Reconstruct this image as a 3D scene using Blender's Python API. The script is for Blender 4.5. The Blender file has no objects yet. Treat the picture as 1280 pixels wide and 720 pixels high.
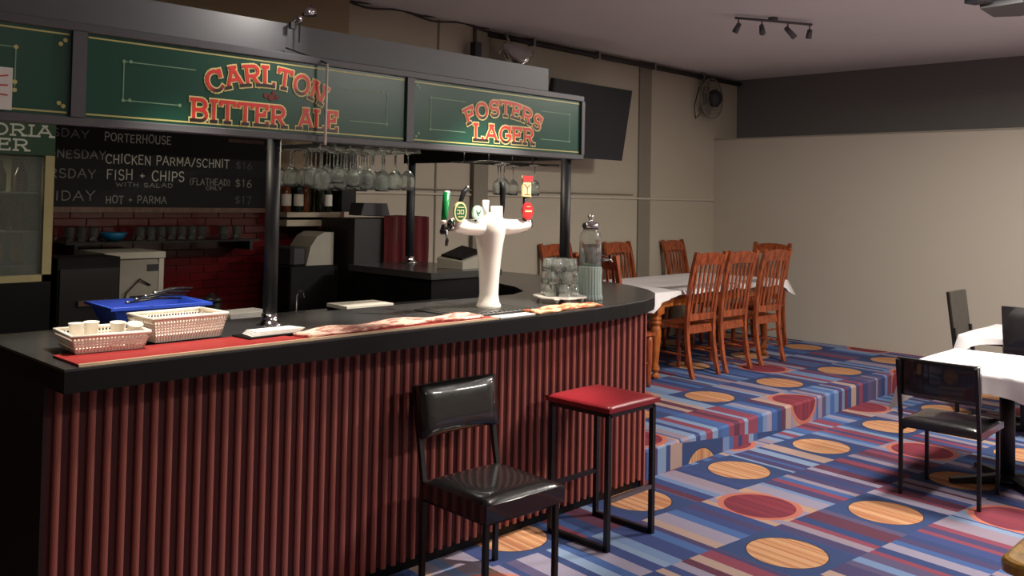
import bpy, math, random
from mathutils import Vector, Matrix
PI = math.pi
R = math.radians
random.seed(4)
C = bpy.context.scene.collection
SC = bpy.context.scene

# ------------------------------------------------------------------ camera
EYE = 1.72
yaw, pitch, roll = R(44.281), R(1.796), R(-1.075)
fw = Vector((math.cos(yaw) * math.cos(pitch), math.sin(yaw) * math.cos(pitch), math.sin(pitch)))
rt = Vector((math.sin(yaw), -math.cos(yaw), 0))
dn = fw.cross(rt)
rt2 = rt * math.cos(roll) + dn * math.sin(roll)
dn2 = -rt * math.sin(roll) + dn * math.cos(roll)
cam = bpy.data.cameras.new('camera')
camo = bpy.data.objects.new('camera', cam)
C.objects.link(camo)
m = Matrix.Identity(4)
for i in range(3):
    m[i][0] = rt2[i]; m[i][1] = -dn2[i]; m[i][2] = -fw[i]
m[2][3] = EYE
camo.matrix_world = m
cam.sensor_width = 36
cam.lens = 1136.8 / 1280 * 36
cam.shift_y = -(360 - 213.3) / 1280
cam.clip_start = 0.05
SC.camera = camo

# ------------------------------------------------------------------ world, lamps, exposure
w = bpy.data.worlds.new('world'); SC.world = w
w.use_nodes = True
w.node_tree.nodes['Background'].inputs[0].default_value = (0.5, 0.5, 0.55, 1)
w.node_tree.nodes['Background'].inputs[1].default_value = 0.02
SC.view_settings.view_transform = 'Standard'
SC.view_settings.look = 'None'
SC.view_settings.exposure = 0.0
SC.view_settings.gamma = 1
SC.view_settings.use_curve_mapping = False


def area(name, loc, size, power, col=(1, 1, 1), aim=None, shape='DISK', spread=180, sy=None):
    l = bpy.data.lights.new(name, 'AREA')
    l.energy = power; l.color = col; l.shape = shape; l.size = size
    if sy: l.size_y = sy
    l.spread = R(spread)
    o = bpy.data.objects.new(name, l); C.objects.link(o)
    o.location = loc
    d = (Vector(aim) - Vector(loc)) if aim else Vector((0, 0, -1))
    o.rotation_euler = d.to_track_quat('-Z', 'Y').to_euler()
    return o


def spot(name, loc, aim, power, angle, col=(1, 1, 1), blend=.6, rad=.03):
    l = bpy.data.lights.new(name, 'SPOT')
    l.energy = power; l.color = col; l.spot_size = R(angle); l.spot_blend = blend; l.shadow_soft_size = rad
    o = bpy.data.objects.new(name, l); C.objects.link(o)
    o.location = loc
    o.rotation_euler = (Vector(aim) - Vector(loc)).to_track_quat('-Z', 'Y').to_euler()
    return o


WARM = (1, .86, .68)
NEU = (1, .93, .84)
area('lamp_dining', (6.35, 1.7, 3.2), .5, 150, NEU)
area('lamp_wall_side', (8.5, -.4, 3.2), .5, 62, NEU)
area('lamp_room', (1.8, -1.4, 3.2), 1.2, 26, NEU, shape='RECTANGLE', sy=.3)
area('lamp_far', (5.6, -0.5, 3.2), 1.2, 165, NEU, shape='RECTANGLE', sy=.3)
spot('lamp_tap', (3.75, 2.75, 3.2), (3.25, 3.35, 1.2), 520, 42, (1, .9, .78))
spot('lamp_baskets', (1.75, 2.8, 3.2), (1.65, 3.35, 1.15), 330, 38, (1, .9, .78))
spot('lamp_clamp', (2.3, 3.3, 2.66), (1.85, 3.70, 2.44), 17, 120, NEU, 1)
area('fridge_fill', (1.43, 5.30, 1.87), .2, 1.6, (1, .9, .72))  # fill light added inside the fridge to brighten what shows through its door
area('lamp_canopy_left', (1.75, 3.75, 2.38), .10, 9, WARM)
area('lamp_canopy_mid', (2.9, 3.75, 2.38), .10, 9, WARM)
area('lamp_canopy_right', (3.6, 3.75, 2.38), .10, 12, WARM)


# ------------------------------------------------------------------ materials
def lin(c):
    out = []
    for v in c:
        v = v / 255
        out.append(v / 12.92 if v <= .04045 else ((v + .055) / 1.055) ** 2.4)
    return (*out, 1)


MATS = {}


def mat(name, col, rough=.5, metal=0, trans=0, var=.08, scale=20, bump=0, bscale=80, emit=0, coat=0, ior=1.45, spec=.5):
    m = bpy.data.materials.new(name); m.use_nodes = True
    nt = m.node_tree; b = nt.nodes['Principled BSDF']
    c = lin(col)
    b.inputs['Roughness'].default_value = rough
    b.inputs['Metallic'].default_value = metal
    b.inputs['Transmission Weight'].default_value = trans
    b.inputs['Coat Weight'].default_value = coat
    b.inputs['IOR'].default_value = ior
    b.inputs['Specular IOR Level'].default_value = spec
    tc = nt.nodes.new('ShaderNodeTexCoord')
    n = nt.nodes.new('ShaderNodeTexNoise'); n.inputs['Scale'].default_value = scale; n.inputs['Detail'].default_value = 4
    nt.links.new(tc.outputs['Object'], n.inputs['Vector'])
    mx = nt.nodes.new('ShaderNodeMix'); mx.data_type = 'RGBA'
    mx.inputs[6].default_value = tuple(v * (1 - var) for v in c[:3]) + (1,)
    mx.inputs[7].default_value = tuple(min(1, v * (1 + var)) for v in c[:3]) + (1,)
    nt.links.new(n.outputs['Fac'], mx.inputs[0])
    nt.links.new(mx.outputs[2], b.inputs['Base Color'])
    if bump:
        n2 = nt.nodes.new('ShaderNodeTexNoise'); n2.inputs['Scale'].default_value = bscale
        nt.links.new(tc.outputs['Object'], n2.inputs['Vector'])
        bp = nt.nodes.new('ShaderNodeBump'); bp.inputs['Strength'].default_value = bump; bp.inputs['Distance'].default_value = .01
        nt.links.new(n2.outputs['Fac'], bp.inputs['Height'])
        nt.links.new(bp.outputs['Normal'], b.inputs['Normal'])
    if emit:
        b.inputs['Emission Color'].default_value = c; b.inputs['Emission Strength'].default_value = emit
    MATS[name] = m
    return m


def wood(name, c1, c2, rough=.35, coat=.2, sx=6):
    m = bpy.data.materials.new(name); m.use_nodes = True
    nt = m.node_tree; b = nt.nodes['Principled BSDF']
    b.inputs['Roughness'].default_value = rough; b.inputs['Coat Weight'].default_value = coat
    tc = nt.nodes.new('ShaderNodeTexCoord'); mp = nt.nodes.new('ShaderNodeMapping')
    mp.inputs['Scale'].default_value = (sx * 6, sx * 6, sx)
    n = nt.nodes.new('ShaderNodeTexNoise'); n.inputs['Scale'].default_value = 1.2; n.inputs['Detail'].default_value = 5
    r = nt.nodes.new('ShaderNodeValToRGB')
    r.color_ramp.elements[0].position = .35; r.color_ramp.elements[0].color = lin(c1)
    r.color_ramp.elements[1].position = .68; r.color_ramp.elements[1].color = lin(c2)
    nt.links.new(tc.outputs['Object'], mp.inputs[0]); nt.links.new(mp.outputs[0], n.inputs['Vector'])
    nt.links.new(n.outputs['Fac'], r.inputs[0]); nt.links.new(r.outputs[0], b.inputs['Base Color'])
    return m


M_wall = mat('wall_paint', (176, 167, 150), .75, var=.05, scale=1.5)
M_wall_r = mat('wall_paint_right', (186, 178, 164), .7, var=.04, scale=1.2)
M_tan = mat('tan_wall_paint', (150, 130, 104), .75, var=.06, scale=1.5)
M_bulk = mat('grey_bulkhead_paint', (112, 110, 108), .8, var=.05, scale=2)
M_ceil = mat('ceiling_paint', (212, 208, 208), .9, var=.05, scale=2, bump=.3, bscale=60)
M_pil = mat('pilaster_paint', (128, 121, 108), .75, var=.05)
M_strip = mat('strip_paint', (150, 143, 130), .7)
M_blackmetal = mat('black_metal', (22, 22, 24), .4, spec=.5)
M_frame = mat('canopy_charcoal_paint', (82, 82, 87), .45, var=.06)
M_post = mat('post_black_paint', (28, 30, 34), .5)
M_dark = mat('near_black_laminate', (13, 12, 13), .5, spec=.25)
M_top = mat('bar_top_laminate', (56, 56, 57), .22, var=.2, scale=30)
M_slat = mat('slat_brown', (158, 88, 78), .5, var=.15, scale=8)
M_back = mat('bar_front_red', (66, 8, 10), .6, var=.1)
M_darkred = mat('bar_end_dark', (34, 16, 18), .6)
M_green = mat('sign_green', (20, 74, 58), .3, var=.08, scale=3)
M_gold = mat('gold_line_paint', (196, 190, 120), .4)
M_pale = mat('pale_line_paint', (120, 160, 128), .5)
M_cream = mat('cream_outline_paint', (236, 222, 150), .45)
M_chalkb = mat('chalkboard', (27, 30, 34), .7, var=.3, scale=6)
M_chalk = mat('chalk', (225, 225, 215), .9)
M_chalk2 = mat('chalk_faint', (150, 152, 150), .9)
M_blueline = mat('header_green', (18, 66, 40), .4)
M_white = mat('white_print', (214, 222, 212), .5)
M_vinyl = mat('black_vinyl', (20, 20, 21), .3, bump=.3, bscale=12, coat=.7)
M_redv = mat('red_vinyl', (138, 34, 42), .35, bump=.15, bscale=14)
M_chrome = mat('chrome', (215, 215, 215), .12, metal=1)
M_steel = mat('dull_steel', (150, 150, 148), .35, metal=1)
M_ceramic = mat('white_ceramic', (238, 232, 224), .15, coat=.5, var=.02)
M_glass = mat('clear_glass', (245, 250, 248), .03, trans=.95, var=0, ior=1.4)
M_pane = mat('fridge_glass', (200, 210, 205), .03, trans=.85, var=0, ior=1.15)
M_basket = mat('cream_plastic', (238, 230, 216), .5)
M_cup = mat('white_foam_cup', (236, 230, 220), .6)
M_blue = mat('blue_plastic', (44, 78, 190), .4)
M_cloth = mat('white_tablecloth', (232, 228, 228), .85, bump=.4, bscale=6, var=.03)
M_matred = mat('red_rubber', (146, 36, 34), .6, var=.2)
M_matedge = mat('mat_pale_edge', (205, 180, 150), .5)
M_tile = mat('red_tile', (84, 16, 20), .18, var=.2, scale=3, coat=.3)
M_grout = mat('grout', (92, 50, 46), .8)
M_shelf = mat('pale_shelf', (170, 158, 140), .5)
M_wood = wood('chair_wood', (112, 48, 24), (176, 88, 46))
M_wood2 = wood('table_leg_wood', (150, 78, 28), (196, 112, 48))
M_pine = wood('varnished_pine', (150, 104, 40), (206, 158, 66), .2, .6)
M_ledge = wood('brown_ledge_wood', (92, 66, 56), (124, 92, 78))
M_curtain = mat('maroon_cloth', (84, 20, 26), .9, var=.2)
M_bottle = mat('dark_bottle_glass', (22, 28, 22), .12)
M_amber = mat('amber_bottle_glass', (92, 46, 18), .12)
M_label = mat('bottle_label', (212, 206, 198), .6)
M_apl = mat('grey_appliance', (150, 146, 136), .4)
M_apl2 = mat('light_appliance', (190, 186, 176), .4)
M_cyan = mat('blue_bowl_plastic', (20, 110, 160), .4)
M_paper = mat('paper', (225, 222, 216), .7)
M_redink = mat('red_ink', (190, 60, 60), .6)
M_tv = mat('tv_shell', (34, 40, 48), .35)
M_hgreen = mat('green_handle', (12, 120, 60), .3)
M_crest = mat('crest_dark_red', (110, 40, 34), .5)
M_fanm = mat('fan_grey', (84, 84, 86), .5)
M_fand = mat('fan_dark', (44, 44, 50), .5)
M_cable = mat('dark_cable', (44, 38, 38), .6)
M_cabfront = mat('cabinet_black', (26, 22, 22), .5)
M_liner = mat('fridge_liner', (170, 160, 120), .6)
M_yellow = mat('drink_carton', (190, 120, 60), .6, var=.3)


def letter_mat():
    m = bpy.data.materials.new('letter_red_to_black'); m.use_nodes = True
    nt = m.node_tree; b = nt.nodes['Principled BSDF']; b.inputs['Roughness'].default_value = .35
    uv = nt.nodes.new('ShaderNodeUVMap'); sp = nt.nodes.new('ShaderNodeSeparateXYZ')
    r = nt.nodes.new('ShaderNodeValToRGB')
    e = r.color_ramp.elements
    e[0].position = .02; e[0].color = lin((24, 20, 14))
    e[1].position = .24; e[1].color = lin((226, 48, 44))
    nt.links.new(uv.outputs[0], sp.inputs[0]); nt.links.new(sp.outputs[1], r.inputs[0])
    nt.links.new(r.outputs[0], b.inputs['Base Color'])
    return m


M_letter = letter_mat()


def towel_mat(name, base, ink):
    m = bpy.data.materials.new(name); m.use_nodes = True
    nt = m.node_tree; b = nt.nodes['Principled BSDF']; b.inputs['Roughness'].default_value = .95
    tc = nt.nodes.new('ShaderNodeTexCoord'); mp = nt.nodes.new('ShaderNodeMapping')
    mp.inputs['Scale'].default_value = (14, 30, 30)
    n = nt.nodes.new('ShaderNodeTexNoise'); n.inputs['Scale'].default_value = 1.4; n.inputs['Detail'].default_value = 3
    r = nt.nodes.new('ShaderNodeValToRGB'); r.color_ramp.interpolation = 'LINEAR'
    r.color_ramp.elements[0].position = .42; r.color_ramp.elements[0].color = lin(ink)
    r.color_ramp.elements[1].position = .52; r.color_ramp.elements[1].color = lin(base)
    nt.links.new(tc.outputs['Object'], mp.inputs[0]); nt.links.new(mp.outputs[0], n.inputs['Vector'])
    nt.links.new(n.outputs['Fac'], r.inputs[0]); nt.links.new(r.outputs[0], b.inputs['Base Color'])
    bp = nt.nodes.new('ShaderNodeBump'); bp.inputs['Strength'].default_value = .5
    nt.links.new(n.outputs['Fac'], bp.inputs['Height']); nt.links.new(bp.outputs['Normal'], b.inputs['Normal'])
    return m


M_towel1 = towel_mat('pink_bar_towel', (232, 196, 178), (176, 112, 100))
M_towel2 = towel_mat('orange_bar_towel', (234, 176, 136), (190, 96, 64))


def carpet():
    m = bpy.data.materials.new('patterned_carpet'); m.use_nodes = True
    nt = m.node_tree; b = nt.nodes['Principled BSDF']; b.inputs['Roughness'].default_value = .95
    b.inputs['Specular IOR Level'].default_value = .15
    N = nt.nodes; L = nt.links

    def val(x):
        return x

    def op(o, a, b_=None, c=None):
        n = N.new('ShaderNodeMath'); n.operation = o
        for i, v in enumerate((a, b_, c)):
            if v is None: continue
            if isinstance(v, (int, float)): n.inputs[i].default_value = v
            else: L.new(v, n.inputs[i])
        return n.outputs[0]
    uv = N.new('ShaderNodeUVMap'); sp = N.new('ShaderNodeSeparateXYZ'); L.new(uv.outputs[0], sp.inputs[0])
    A, B = sp.outputs[0], sp.outputs[1]          # A along the rows in units of .965 m, B across in units of .495 m
    j = op('FLOOR', op('ADD', B, .5))
    odd = op('ABSOLUTE', op('MODULO', j, 2))
    # fractional positions from the cell centre
    # even rows: circle at every integer A; odd rows: at .5 + 2k (shifted every other odd row)
    fa_e = op('SUBTRACT', A, op('FLOOR', op('ADD', A, .5)))
    jh = op('FLOOR', op('MULTIPLY', j, .5))
    sh = op('ADD', .5, op('FLOORED_MODULO', jh, 2)) if False else op('ADD', .5, op('ABSOLUTE', op('MODULO', jh, 2)))
    A2 = op('MULTIPLY', op('SUBTRACT', A, sh), .5)
    fa_o = op('MULTIPLY', op('SUBTRACT', A2, op('FLOOR', op('ADD', A2, .5))), 2)
    fb = op('MULTIPLY', op('SUBTRACT', B, j), .495)
    fa_e = op('MULTIPLY', fa_e, .965); fa_o = op('MULTIPLY', fa_o, .965)
    de = op('SQRT', op('ADD', op('MULTIPLY', fa_e, fa_e), op('MULTIPLY', fb, fb)))
    do = op('SQRT', op('ADD', op('MULTIPLY', fa_o, fa_o), op('MULTIPLY', fb, fb)))
    even = op('SUBTRACT', 1, odd)
    circ_e = op('MULTIPLY', even, op('LESS_THAN', de, .194))
    ring_e = op('MULTIPLY', even, op('LESS_THAN', de, .201))
    cell_e = op('MULTIPLY', even, op('LESS_THAN', op('ABSOLUTE', fa_e), .235))
    circ_o = op('MULTIPLY', odd, op('LESS_THAN', do, .2))
    halo_o = op('MULTIPLY', odd, op('LESS_THAN', op('ABSOLUTE', fa_o), .215))

    def ramp(fac, cols, interp='CONSTANT'):
        r = N.new('ShaderNodeValToRGB'); r.color_ramp.interpolation = interp
        e = r.color_ramp.elements
        k = len(cols)
        e[0].position = 0; e[0].color = lin(cols[0]); e[1].position = 1 / k; e[1].color = lin(cols[1])
        for i in range(2, k):
            q = e.new(i / k); q.color = lin(cols[i])
        L.new(fac, r.inputs[0]); return r.outputs[0]

    def rnd(x, y):
        cb = N.new('ShaderNodeCombineXYZ'); L.new(x, cb.inputs[0]); L.new(y, cb.inputs[1])
        wn = N.new('ShaderNodeTexWhiteNoise'); wn.noise_dimensions = '2D'; L.new(cb.outputs[0], wn.inputs['Vector'])
        return wn.outputs['Value']
    s = op('FLOOR', op('MULTIPLY', A, 14))
    wob = op('MULTIPLY', rnd(s, op('ADD', j, .3)), .55)
    s2 = op('FLOOR', op('ADD', op('MULTIPLY', A, 14), wob))
    cols = [(38, 58, 112), (66, 100, 160), (112, 136, 178), (150, 142, 164), (92, 36, 62), (136, 56, 78),
            (178, 150, 138), (66, 54, 100), (48, 64, 122), (130, 152, 184), (58, 90, 150), (150, 134, 150), (84, 74, 112)]
    stripes = ramp(rnd(s2, j), cols)
    beige = ramp(rnd(s2, op('ADD', j, .7)), [(170, 140, 132), (150, 136, 160), (128, 140, 172), (186, 150, 128), (104, 124, 170)])
    finer = ramp(rnd(op('FLOOR', op('MULTIPLY', A, 60)), op('ADD', j, .1)), [(204, 148, 100), (190, 130, 84), (212, 160, 116), (184, 118, 80)])
    red = ramp(rnd(op('FLOOR', op('MULTIPLY', A, 40)), op('ADD', j, .2)), [(128, 32, 50), (140, 40, 56), (118, 30, 50)])

    def mix(f, a, c):
        n = N.new('ShaderNodeMix'); n.data_type = 'RGBA'
        L.new(f, n.inputs[0])
        for i, v in ((6, a), (7, c)):
            if isinstance(v, tuple): n.inputs[i].default_value = v
            else: L.new(v, n.inputs[i])
        return n.outputs[2]
    c = stripes
    orange_edge = op('MULTIPLY', halo_o, op('LESS_THAN', do, .235))
    c = mix(halo_o, c, beige)
    c = mix(orange_edge, c, lin((196, 112, 92)))
    c = mix(circ_o, c, red)
    c = mix(cell_e, c, lin((40, 62, 112)))
    c = mix(ring_e, c, lin((44, 40, 60)))
    c = mix(circ_e, c, finer)
    soft = N.new('ShaderNodeMix'); soft.data_type = 'RGBA'; soft.inputs[0].default_value = .16
    L.new(c, soft.inputs[6]); soft.inputs[7].default_value = lin((108, 112, 120)); c = soft.outputs[2]
    # pile: darken/lighten with a fine noise, colour grain only
    n = N.new('ShaderNodeTexNoise'); n.inputs['Scale'].default_value = 260; n.inputs['Detail'].default_value = 2
    tc = N.new('ShaderNodeTexCoord'); L.new(tc.outputs['Object'], n.inputs['Vector'])
    hv = N.new('ShaderNodeHueSaturation'); L.new(c, hv.inputs['Color'])
    L.new(op('ADD', .68, op('MULTIPLY', n.outputs['Fac'], .4)), hv.inputs['Value'])
    L.new(hv.outputs[0], b.inputs['Base Color'])
    bp = N.new('ShaderNodeBump'); bp.inputs['Strength'].default_value = .4; bp.inputs['Distance'].default_value = .004
    L.new(n.outputs['Fac'], bp.inputs['Height']); L.new(bp.outputs['Normal'], b.inputs['Normal'])
    return m


M_carpet = carpet()
CAR = R(-5.908); X0, Y0, DU, DV = 3.985, 2.604, .965, .495


def carpet_uv(x, y, off=0.0, sh=0):
    a = math.cos(CAR) * x + math.sin(CAR) * y
    b = -math.sin(CAR) * x + math.cos(CAR) * y
    return ((a - X0) / DU + sh, (b + off - Y0) / DV)


# ------------------------------------------------------------------ mesh helper
class G:
    def __init__(s): s.v = []; s.f = []; s.uv = None; s.sm = []

    def add(s, vs, fs, smooth=False):
        o = len(s.v); s.v += [tuple(v) for v in vs]
        s.f += [tuple(i + o for i in f) for f in fs]; s.sm += [smooth] * len(fs); return s

    def box(s, x0, x1, y0, y1, z0, z1, bev=0):
        if bev <= 0:
            v = [(x, y, z) for z in (z0, z1) for y in (y0, y1) for x in (x0, x1)]
            return s.add(v, [(0, 2, 3, 1), (4, 5, 7, 6), (0, 1, 5, 4), (2, 6, 7, 3), (0, 4, 6, 2), (1, 3, 7, 5)])
        b = bev
        # chamfered top and bottom edges and vertical corners
        def ring(i, z):
            xa, xb, ya, yb = x0 + i, x1 - i, y0 + i, y1 - i
            return [(xa + b, ya, z), (xb - b, ya, z), (xb, ya + b, z), (xb, yb - b, z), (xb - b, yb, z), (xa + b, yb, z), (xa, yb - b, z), (xa, ya + b, z)]
        rs = [ring(b * .6, z0), ring(0, z0 + b * .6), ring(0, z1 - b * .6), ring(b * .6, z1)]
        v = sum(rs, [])
        f = [tuple(range(7, -1, -1)), tuple(range(24, 32))]
        for k in range(3):
            for i in range(8):
                f.append((k * 8 + i, k * 8 + (i + 1) % 8, k * 8 + 8 + (i + 1) % 8, k * 8 + 8 + i))
        return s.add(v, f)

    def prism(s, pts, z0, z1):
        n = len(pts)
        v = [(x, y, z0) for x, y in pts] + [(x, y, z1) for x, y in pts]
        f = [tuple(range(n - 1, -1, -1)), tuple(range(n, 2 * n))]
        f += [(i, (i + 1) % n, n + (i + 1) % n, n + i) for i in range(n)]
        return s.add(v, f)

    def lathe(s, prof, cx=0, cy=0, cz=0, n=16, smooth=True):
        v = []
        for r, z in prof:
            for i in range(n):
                a = 2 * PI * i / n
                v.append((cx + r * math.cos(a), cy + r * math.sin(a), cz + z))
        f = []
        for k in range(len(prof) - 1):
            for i in range(n):
                f.append((k * n + i, k * n + (i + 1) % n, (k + 1) * n + (i + 1) % n, (k + 1) * n + i))
        s.add(v, f, smooth)
        o = len(s.v) - len(v)
        if prof[0][0] > 1e-4: s.f.append(tuple(o + i for i in range(n - 1, -1, -1))); s.sm.append(False)
        if prof[-1][0] > 1e-4: s.f.append(tuple(o + (len(prof) - 1) * n + i for i in range(n))); s.sm.append(False)
        return s

    def tube(s, pts, r, n=8, square=False, smooth=True, flat=None):
        # r: a radius or list; square: 4-sided tube with faces aligned; flat=(w,d) rectangular section
        pts = [Vector(p) for p in pts]
        rr = r if isinstance(r, (list, tuple)) else [r] * len(pts)
        v = []
        if square or flat: n = 4
        up0 = Vector((0, 0, 1))
        for i, p in enumerate(pts):
            t = (pts[min(i + 1, len(pts) - 1)] - pts[max(i - 1, 0)]).normalized()
            ref = up0 if abs(t.z) < .8 else Vector((0, 1, 0))
            a = t.cross(ref).normalized(); bb = t.cross(a).normalized()
            for k in range(n):
                if n == 4:
                    sx, sy = ((-1, -1), (1, -1), (1, 1), (-1, 1))[k]
                    wx, wy = flat if flat else (rr[i], rr[i])
                    v.append(p + a * sx * wx + bb * sy * wy)
                else:
                    an = 2 * PI * k / n
                    v.append(p + (a * math.cos(an) + bb * math.sin(an)) * rr[i])
        f = [tuple(range(n)), tuple(range(len(v) - 1, len(v) - n - 1, -1))]
        for i in range(len(pts) - 1):
            for k in range(n):
                f.append((i * n + k, i * n + n + k, i * n + n + (k + 1) % n, i * n + (k + 1) % n))
        return s.add(v, f, smooth and n > 4)

    def grid(s, fn, nu, nv, smooth=True):
        v = [fn(i / nu, k / nv) for k in range(nv + 1) for i in range(nu + 1)]
        f = [(k * (nu + 1) + i, k * (nu + 1) + i + 1, (k + 1) * (nu + 1) + i + 1, (k + 1) * (nu + 1) + i) for k in range(nv) for i in range(nu)]
        return s.add(v, f, smooth)

    def build(s, name, m, parent=None, fixn=True):
        me = bpy.data.meshes.new(name)
        me.from_pydata(s.v, [], s.f)
        me.polygons.foreach_set('use_smooth', s.sm)
        if fixn:
            import bmesh
            bm = bmesh.new(); bm.from_mesh(me); bmesh.ops.recalc_face_normals(bm, faces=bm.faces); bm.to_mesh(me); bm.free()
        me.materials.append(m)
        me.update()
        o = bpy.data.objects.new(name, me); C.objects.link(o)
        if parent: o.parent = parent
        return o


def tag(o, label, cat, group=None, kind=None):
    o['label'] = label; o['category'] = cat
    if group: o['group'] = group
    if kind: o['kind'] = kind
    return o


def thing(name, label, cat, loc=(0, 0, 0), rz=0, group=None):
    o = bpy.data.objects.new(name, None); C.objects.link(o); o.empty_display_size = .1
    o.location = loc; o.rotation_euler = (0, 0, rz)
    return tag(o, label, cat, group)


def struct(g, name, m, parent=None, fixn=True):
    o = g.build(name, m, parent, fixn)
    if not parent: o['kind'] = 'structure'
    return o


def dup(o, loc=None, rz=None, label=None, group=None, parent=None):
    kids = [c for c in bpy.data.objects if c.parent == o]
    c = o.copy(); C.objects.link(c); c.parent = parent
    if loc is not None: c.location = loc
    if rz is not None: c.rotation_euler = (0, 0, rz)
    if label: c['label'] = label
    if group: c['group'] = group
    for k in kids: dup(k, parent=c)
    return c


# ------------------------------------------------------------------ stroke lettering
def arc(cx, cy, rx, ry, a0, a1, n=8):
    return [(cx + rx * math.cos(R(a0 + (a1 - a0) * i / n)), cy + ry * math.sin(R(a0 + (a1 - a0) * i / n))) for i in range(n + 1)]


GL = {
    'A': (.8, [[(0.02, 0), (.4, 1)], [(.4, 1), (.78, 0)], [(.17, .36), (.63, .36)]]),
    'B': (.68, [[(.08, 0), (.08, 1)], [(.08, 1), (.35, 1)] + arc(.35, .76, .25, .24, 90, -90) + [(.08, .52)], [(.08, .52), (.36, .52)] + arc(.36, .26, .28, .26, 90, -90) + [(.08, 0)]]),
    'C': (.75, [arc(.42, .5, .37, .5, 45, 315, 14)]),
    'D': (.72, [[(.08, 0), (.08, 1), (.3, 1)] + arc(.3, .5, .36, .5, 90, -90, 10) + [(.08, 0)]]),
    'E': (.64, [[(.08, 0), (.08, 1)], [(.08, 1), (.56, 1)], [(.08, .52), (.45, .52)], [(.08, 0), (.58, 0)]]),
    'F': (.6, [[(.08, 0), (.08, 1)], [(.08, 1), (.56, 1)], [(.08, .52), (.45, .52)]]),
    'G': (.78, [arc(.42, .5, .37, .5, 45, 330, 14) + [(.74, .45), (.48, .45)]]),
    'H': (.72, [[(.08, 0), (.08, 1)], [(.64, 0), (.64, 1)], [(.08, .5), (.64, .5)]]),
    'I': (.28, [[(.14, 0), (.14, 1)]]),
    'J': (.5, [[(.42, 1), (.42, .25)] + arc(.24, .22, .18, .22, 0, -180, 6)]),
    'K': (.68, [[(.08, 0), (.08, 1)], [(.62, 1), (.1, .45)], [(.25, .58), (.66, 0)]]),
    'L': (.58, [[(.08, 0), (.08, 1)], [(.08, 0), (.54, 0)]]),
    'M': (.88, [[(.08, 0), (.08, 1)], [(.08, 1), (.44, .3)], [(.44, .3), (.8, 1)], [(.8, 1), (.8, 0)]]),
    'N': (.74, [[(.08, 0), (.08, 1)], [(.08, 1), (.66, 0)], [(.66, 0), (.66, 1)]]),
    'O': (.82, [arc(.41, .5, .36, .5, 0, 360, 18)]),
    'P': (.64, [[(.08, 0), (.08, 1)], [(.08, 1), (.35, 1)] + arc(.35, .73, .25, .27, 90, -90) + [(.08, .46)]]),
    'R': (.72, [[(.08, 0), (.08, 1)], [(.08, 1), (.36, 1)] + arc(.36, .74, .25, .26, 90, -90) + [(.08, .48)], [(.34, .48), (.66, 0)]]),
    'S': (.64, [arc(.32, .74, .25, .26, 30, 250, 8) + arc(.32, .25, .27, .25, 70, -150, 8)]),
    'T': (.68, [[(.34, 0), (.34, 1)], [(.02, 1), (.66, 1)]]),
    'U': (.72, [[(.08, 1), (.08, .3)] + arc(.36, .3, .28, .3, 180, 360, 8) + [(.64, 1)]]),
    'V': (.74, [[(.02, 1), (.37, 0)], [(.37, 0), (.72, 1)]]),
    'W': (.96, [[(.02, 1), (.26, 0)], [(.26, 0), (.48, .8)], [(.48, .8), (.7, 0)], [(.7, 0), (.94, 1)]]),
    'Y': (.7, [[(.02, 1), (.35, .48)], [(.68, 1), (.35, .48)], [(.35, .48), (.35, 0)]]),
    '+': (.6, [[(.1, .5), (.5, .5)], [(.3, .3), (.3, .7)]]),
    '-': (.5, [[(.1, .45), (.4, .45)]]),
    '/': (.5, [[(.02, 0), (.46, 1)]]),
    '(': (.34, [arc(.4, .5, .28, .6, 120, 240, 5)]),
    ')': (.34, [arc(-.06, .5, .28, .6, 60, -60, 5)]),
    '$': (.62, [arc(.32, .72, .22, .2, 30, 250, 6) + arc(.32, .28, .24, .22, 70, -150, 6), [(.32, -.05), (.32, 1.05)]]),
    '1': (.4, [[(.08, .8), (.22, 1), (.22, 0)]]),
    '6': (.6, [arc(.32, .28, .24, .28, 100, 460, 10), [(.1, .35), (.2, .8), (.45, 1)]]),
    '7': (.55, [[(.05, 1), (.5, 1), (.2, 0)]]),
    '2': (.6, [arc(.3, .72, .24, .28, 160, -40, 8) + [(.05, 0), (.58, 0)]]),
    '&': (.8, [[(.78, 0), (.2, .72)] + arc(.36, .8, .16, .2, 200, -40, 6) + [(.1, .35)] + arc(.34, .25, .26, .25, 160, 360, 6)]),
    ' ': (.42, []),
}


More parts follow.
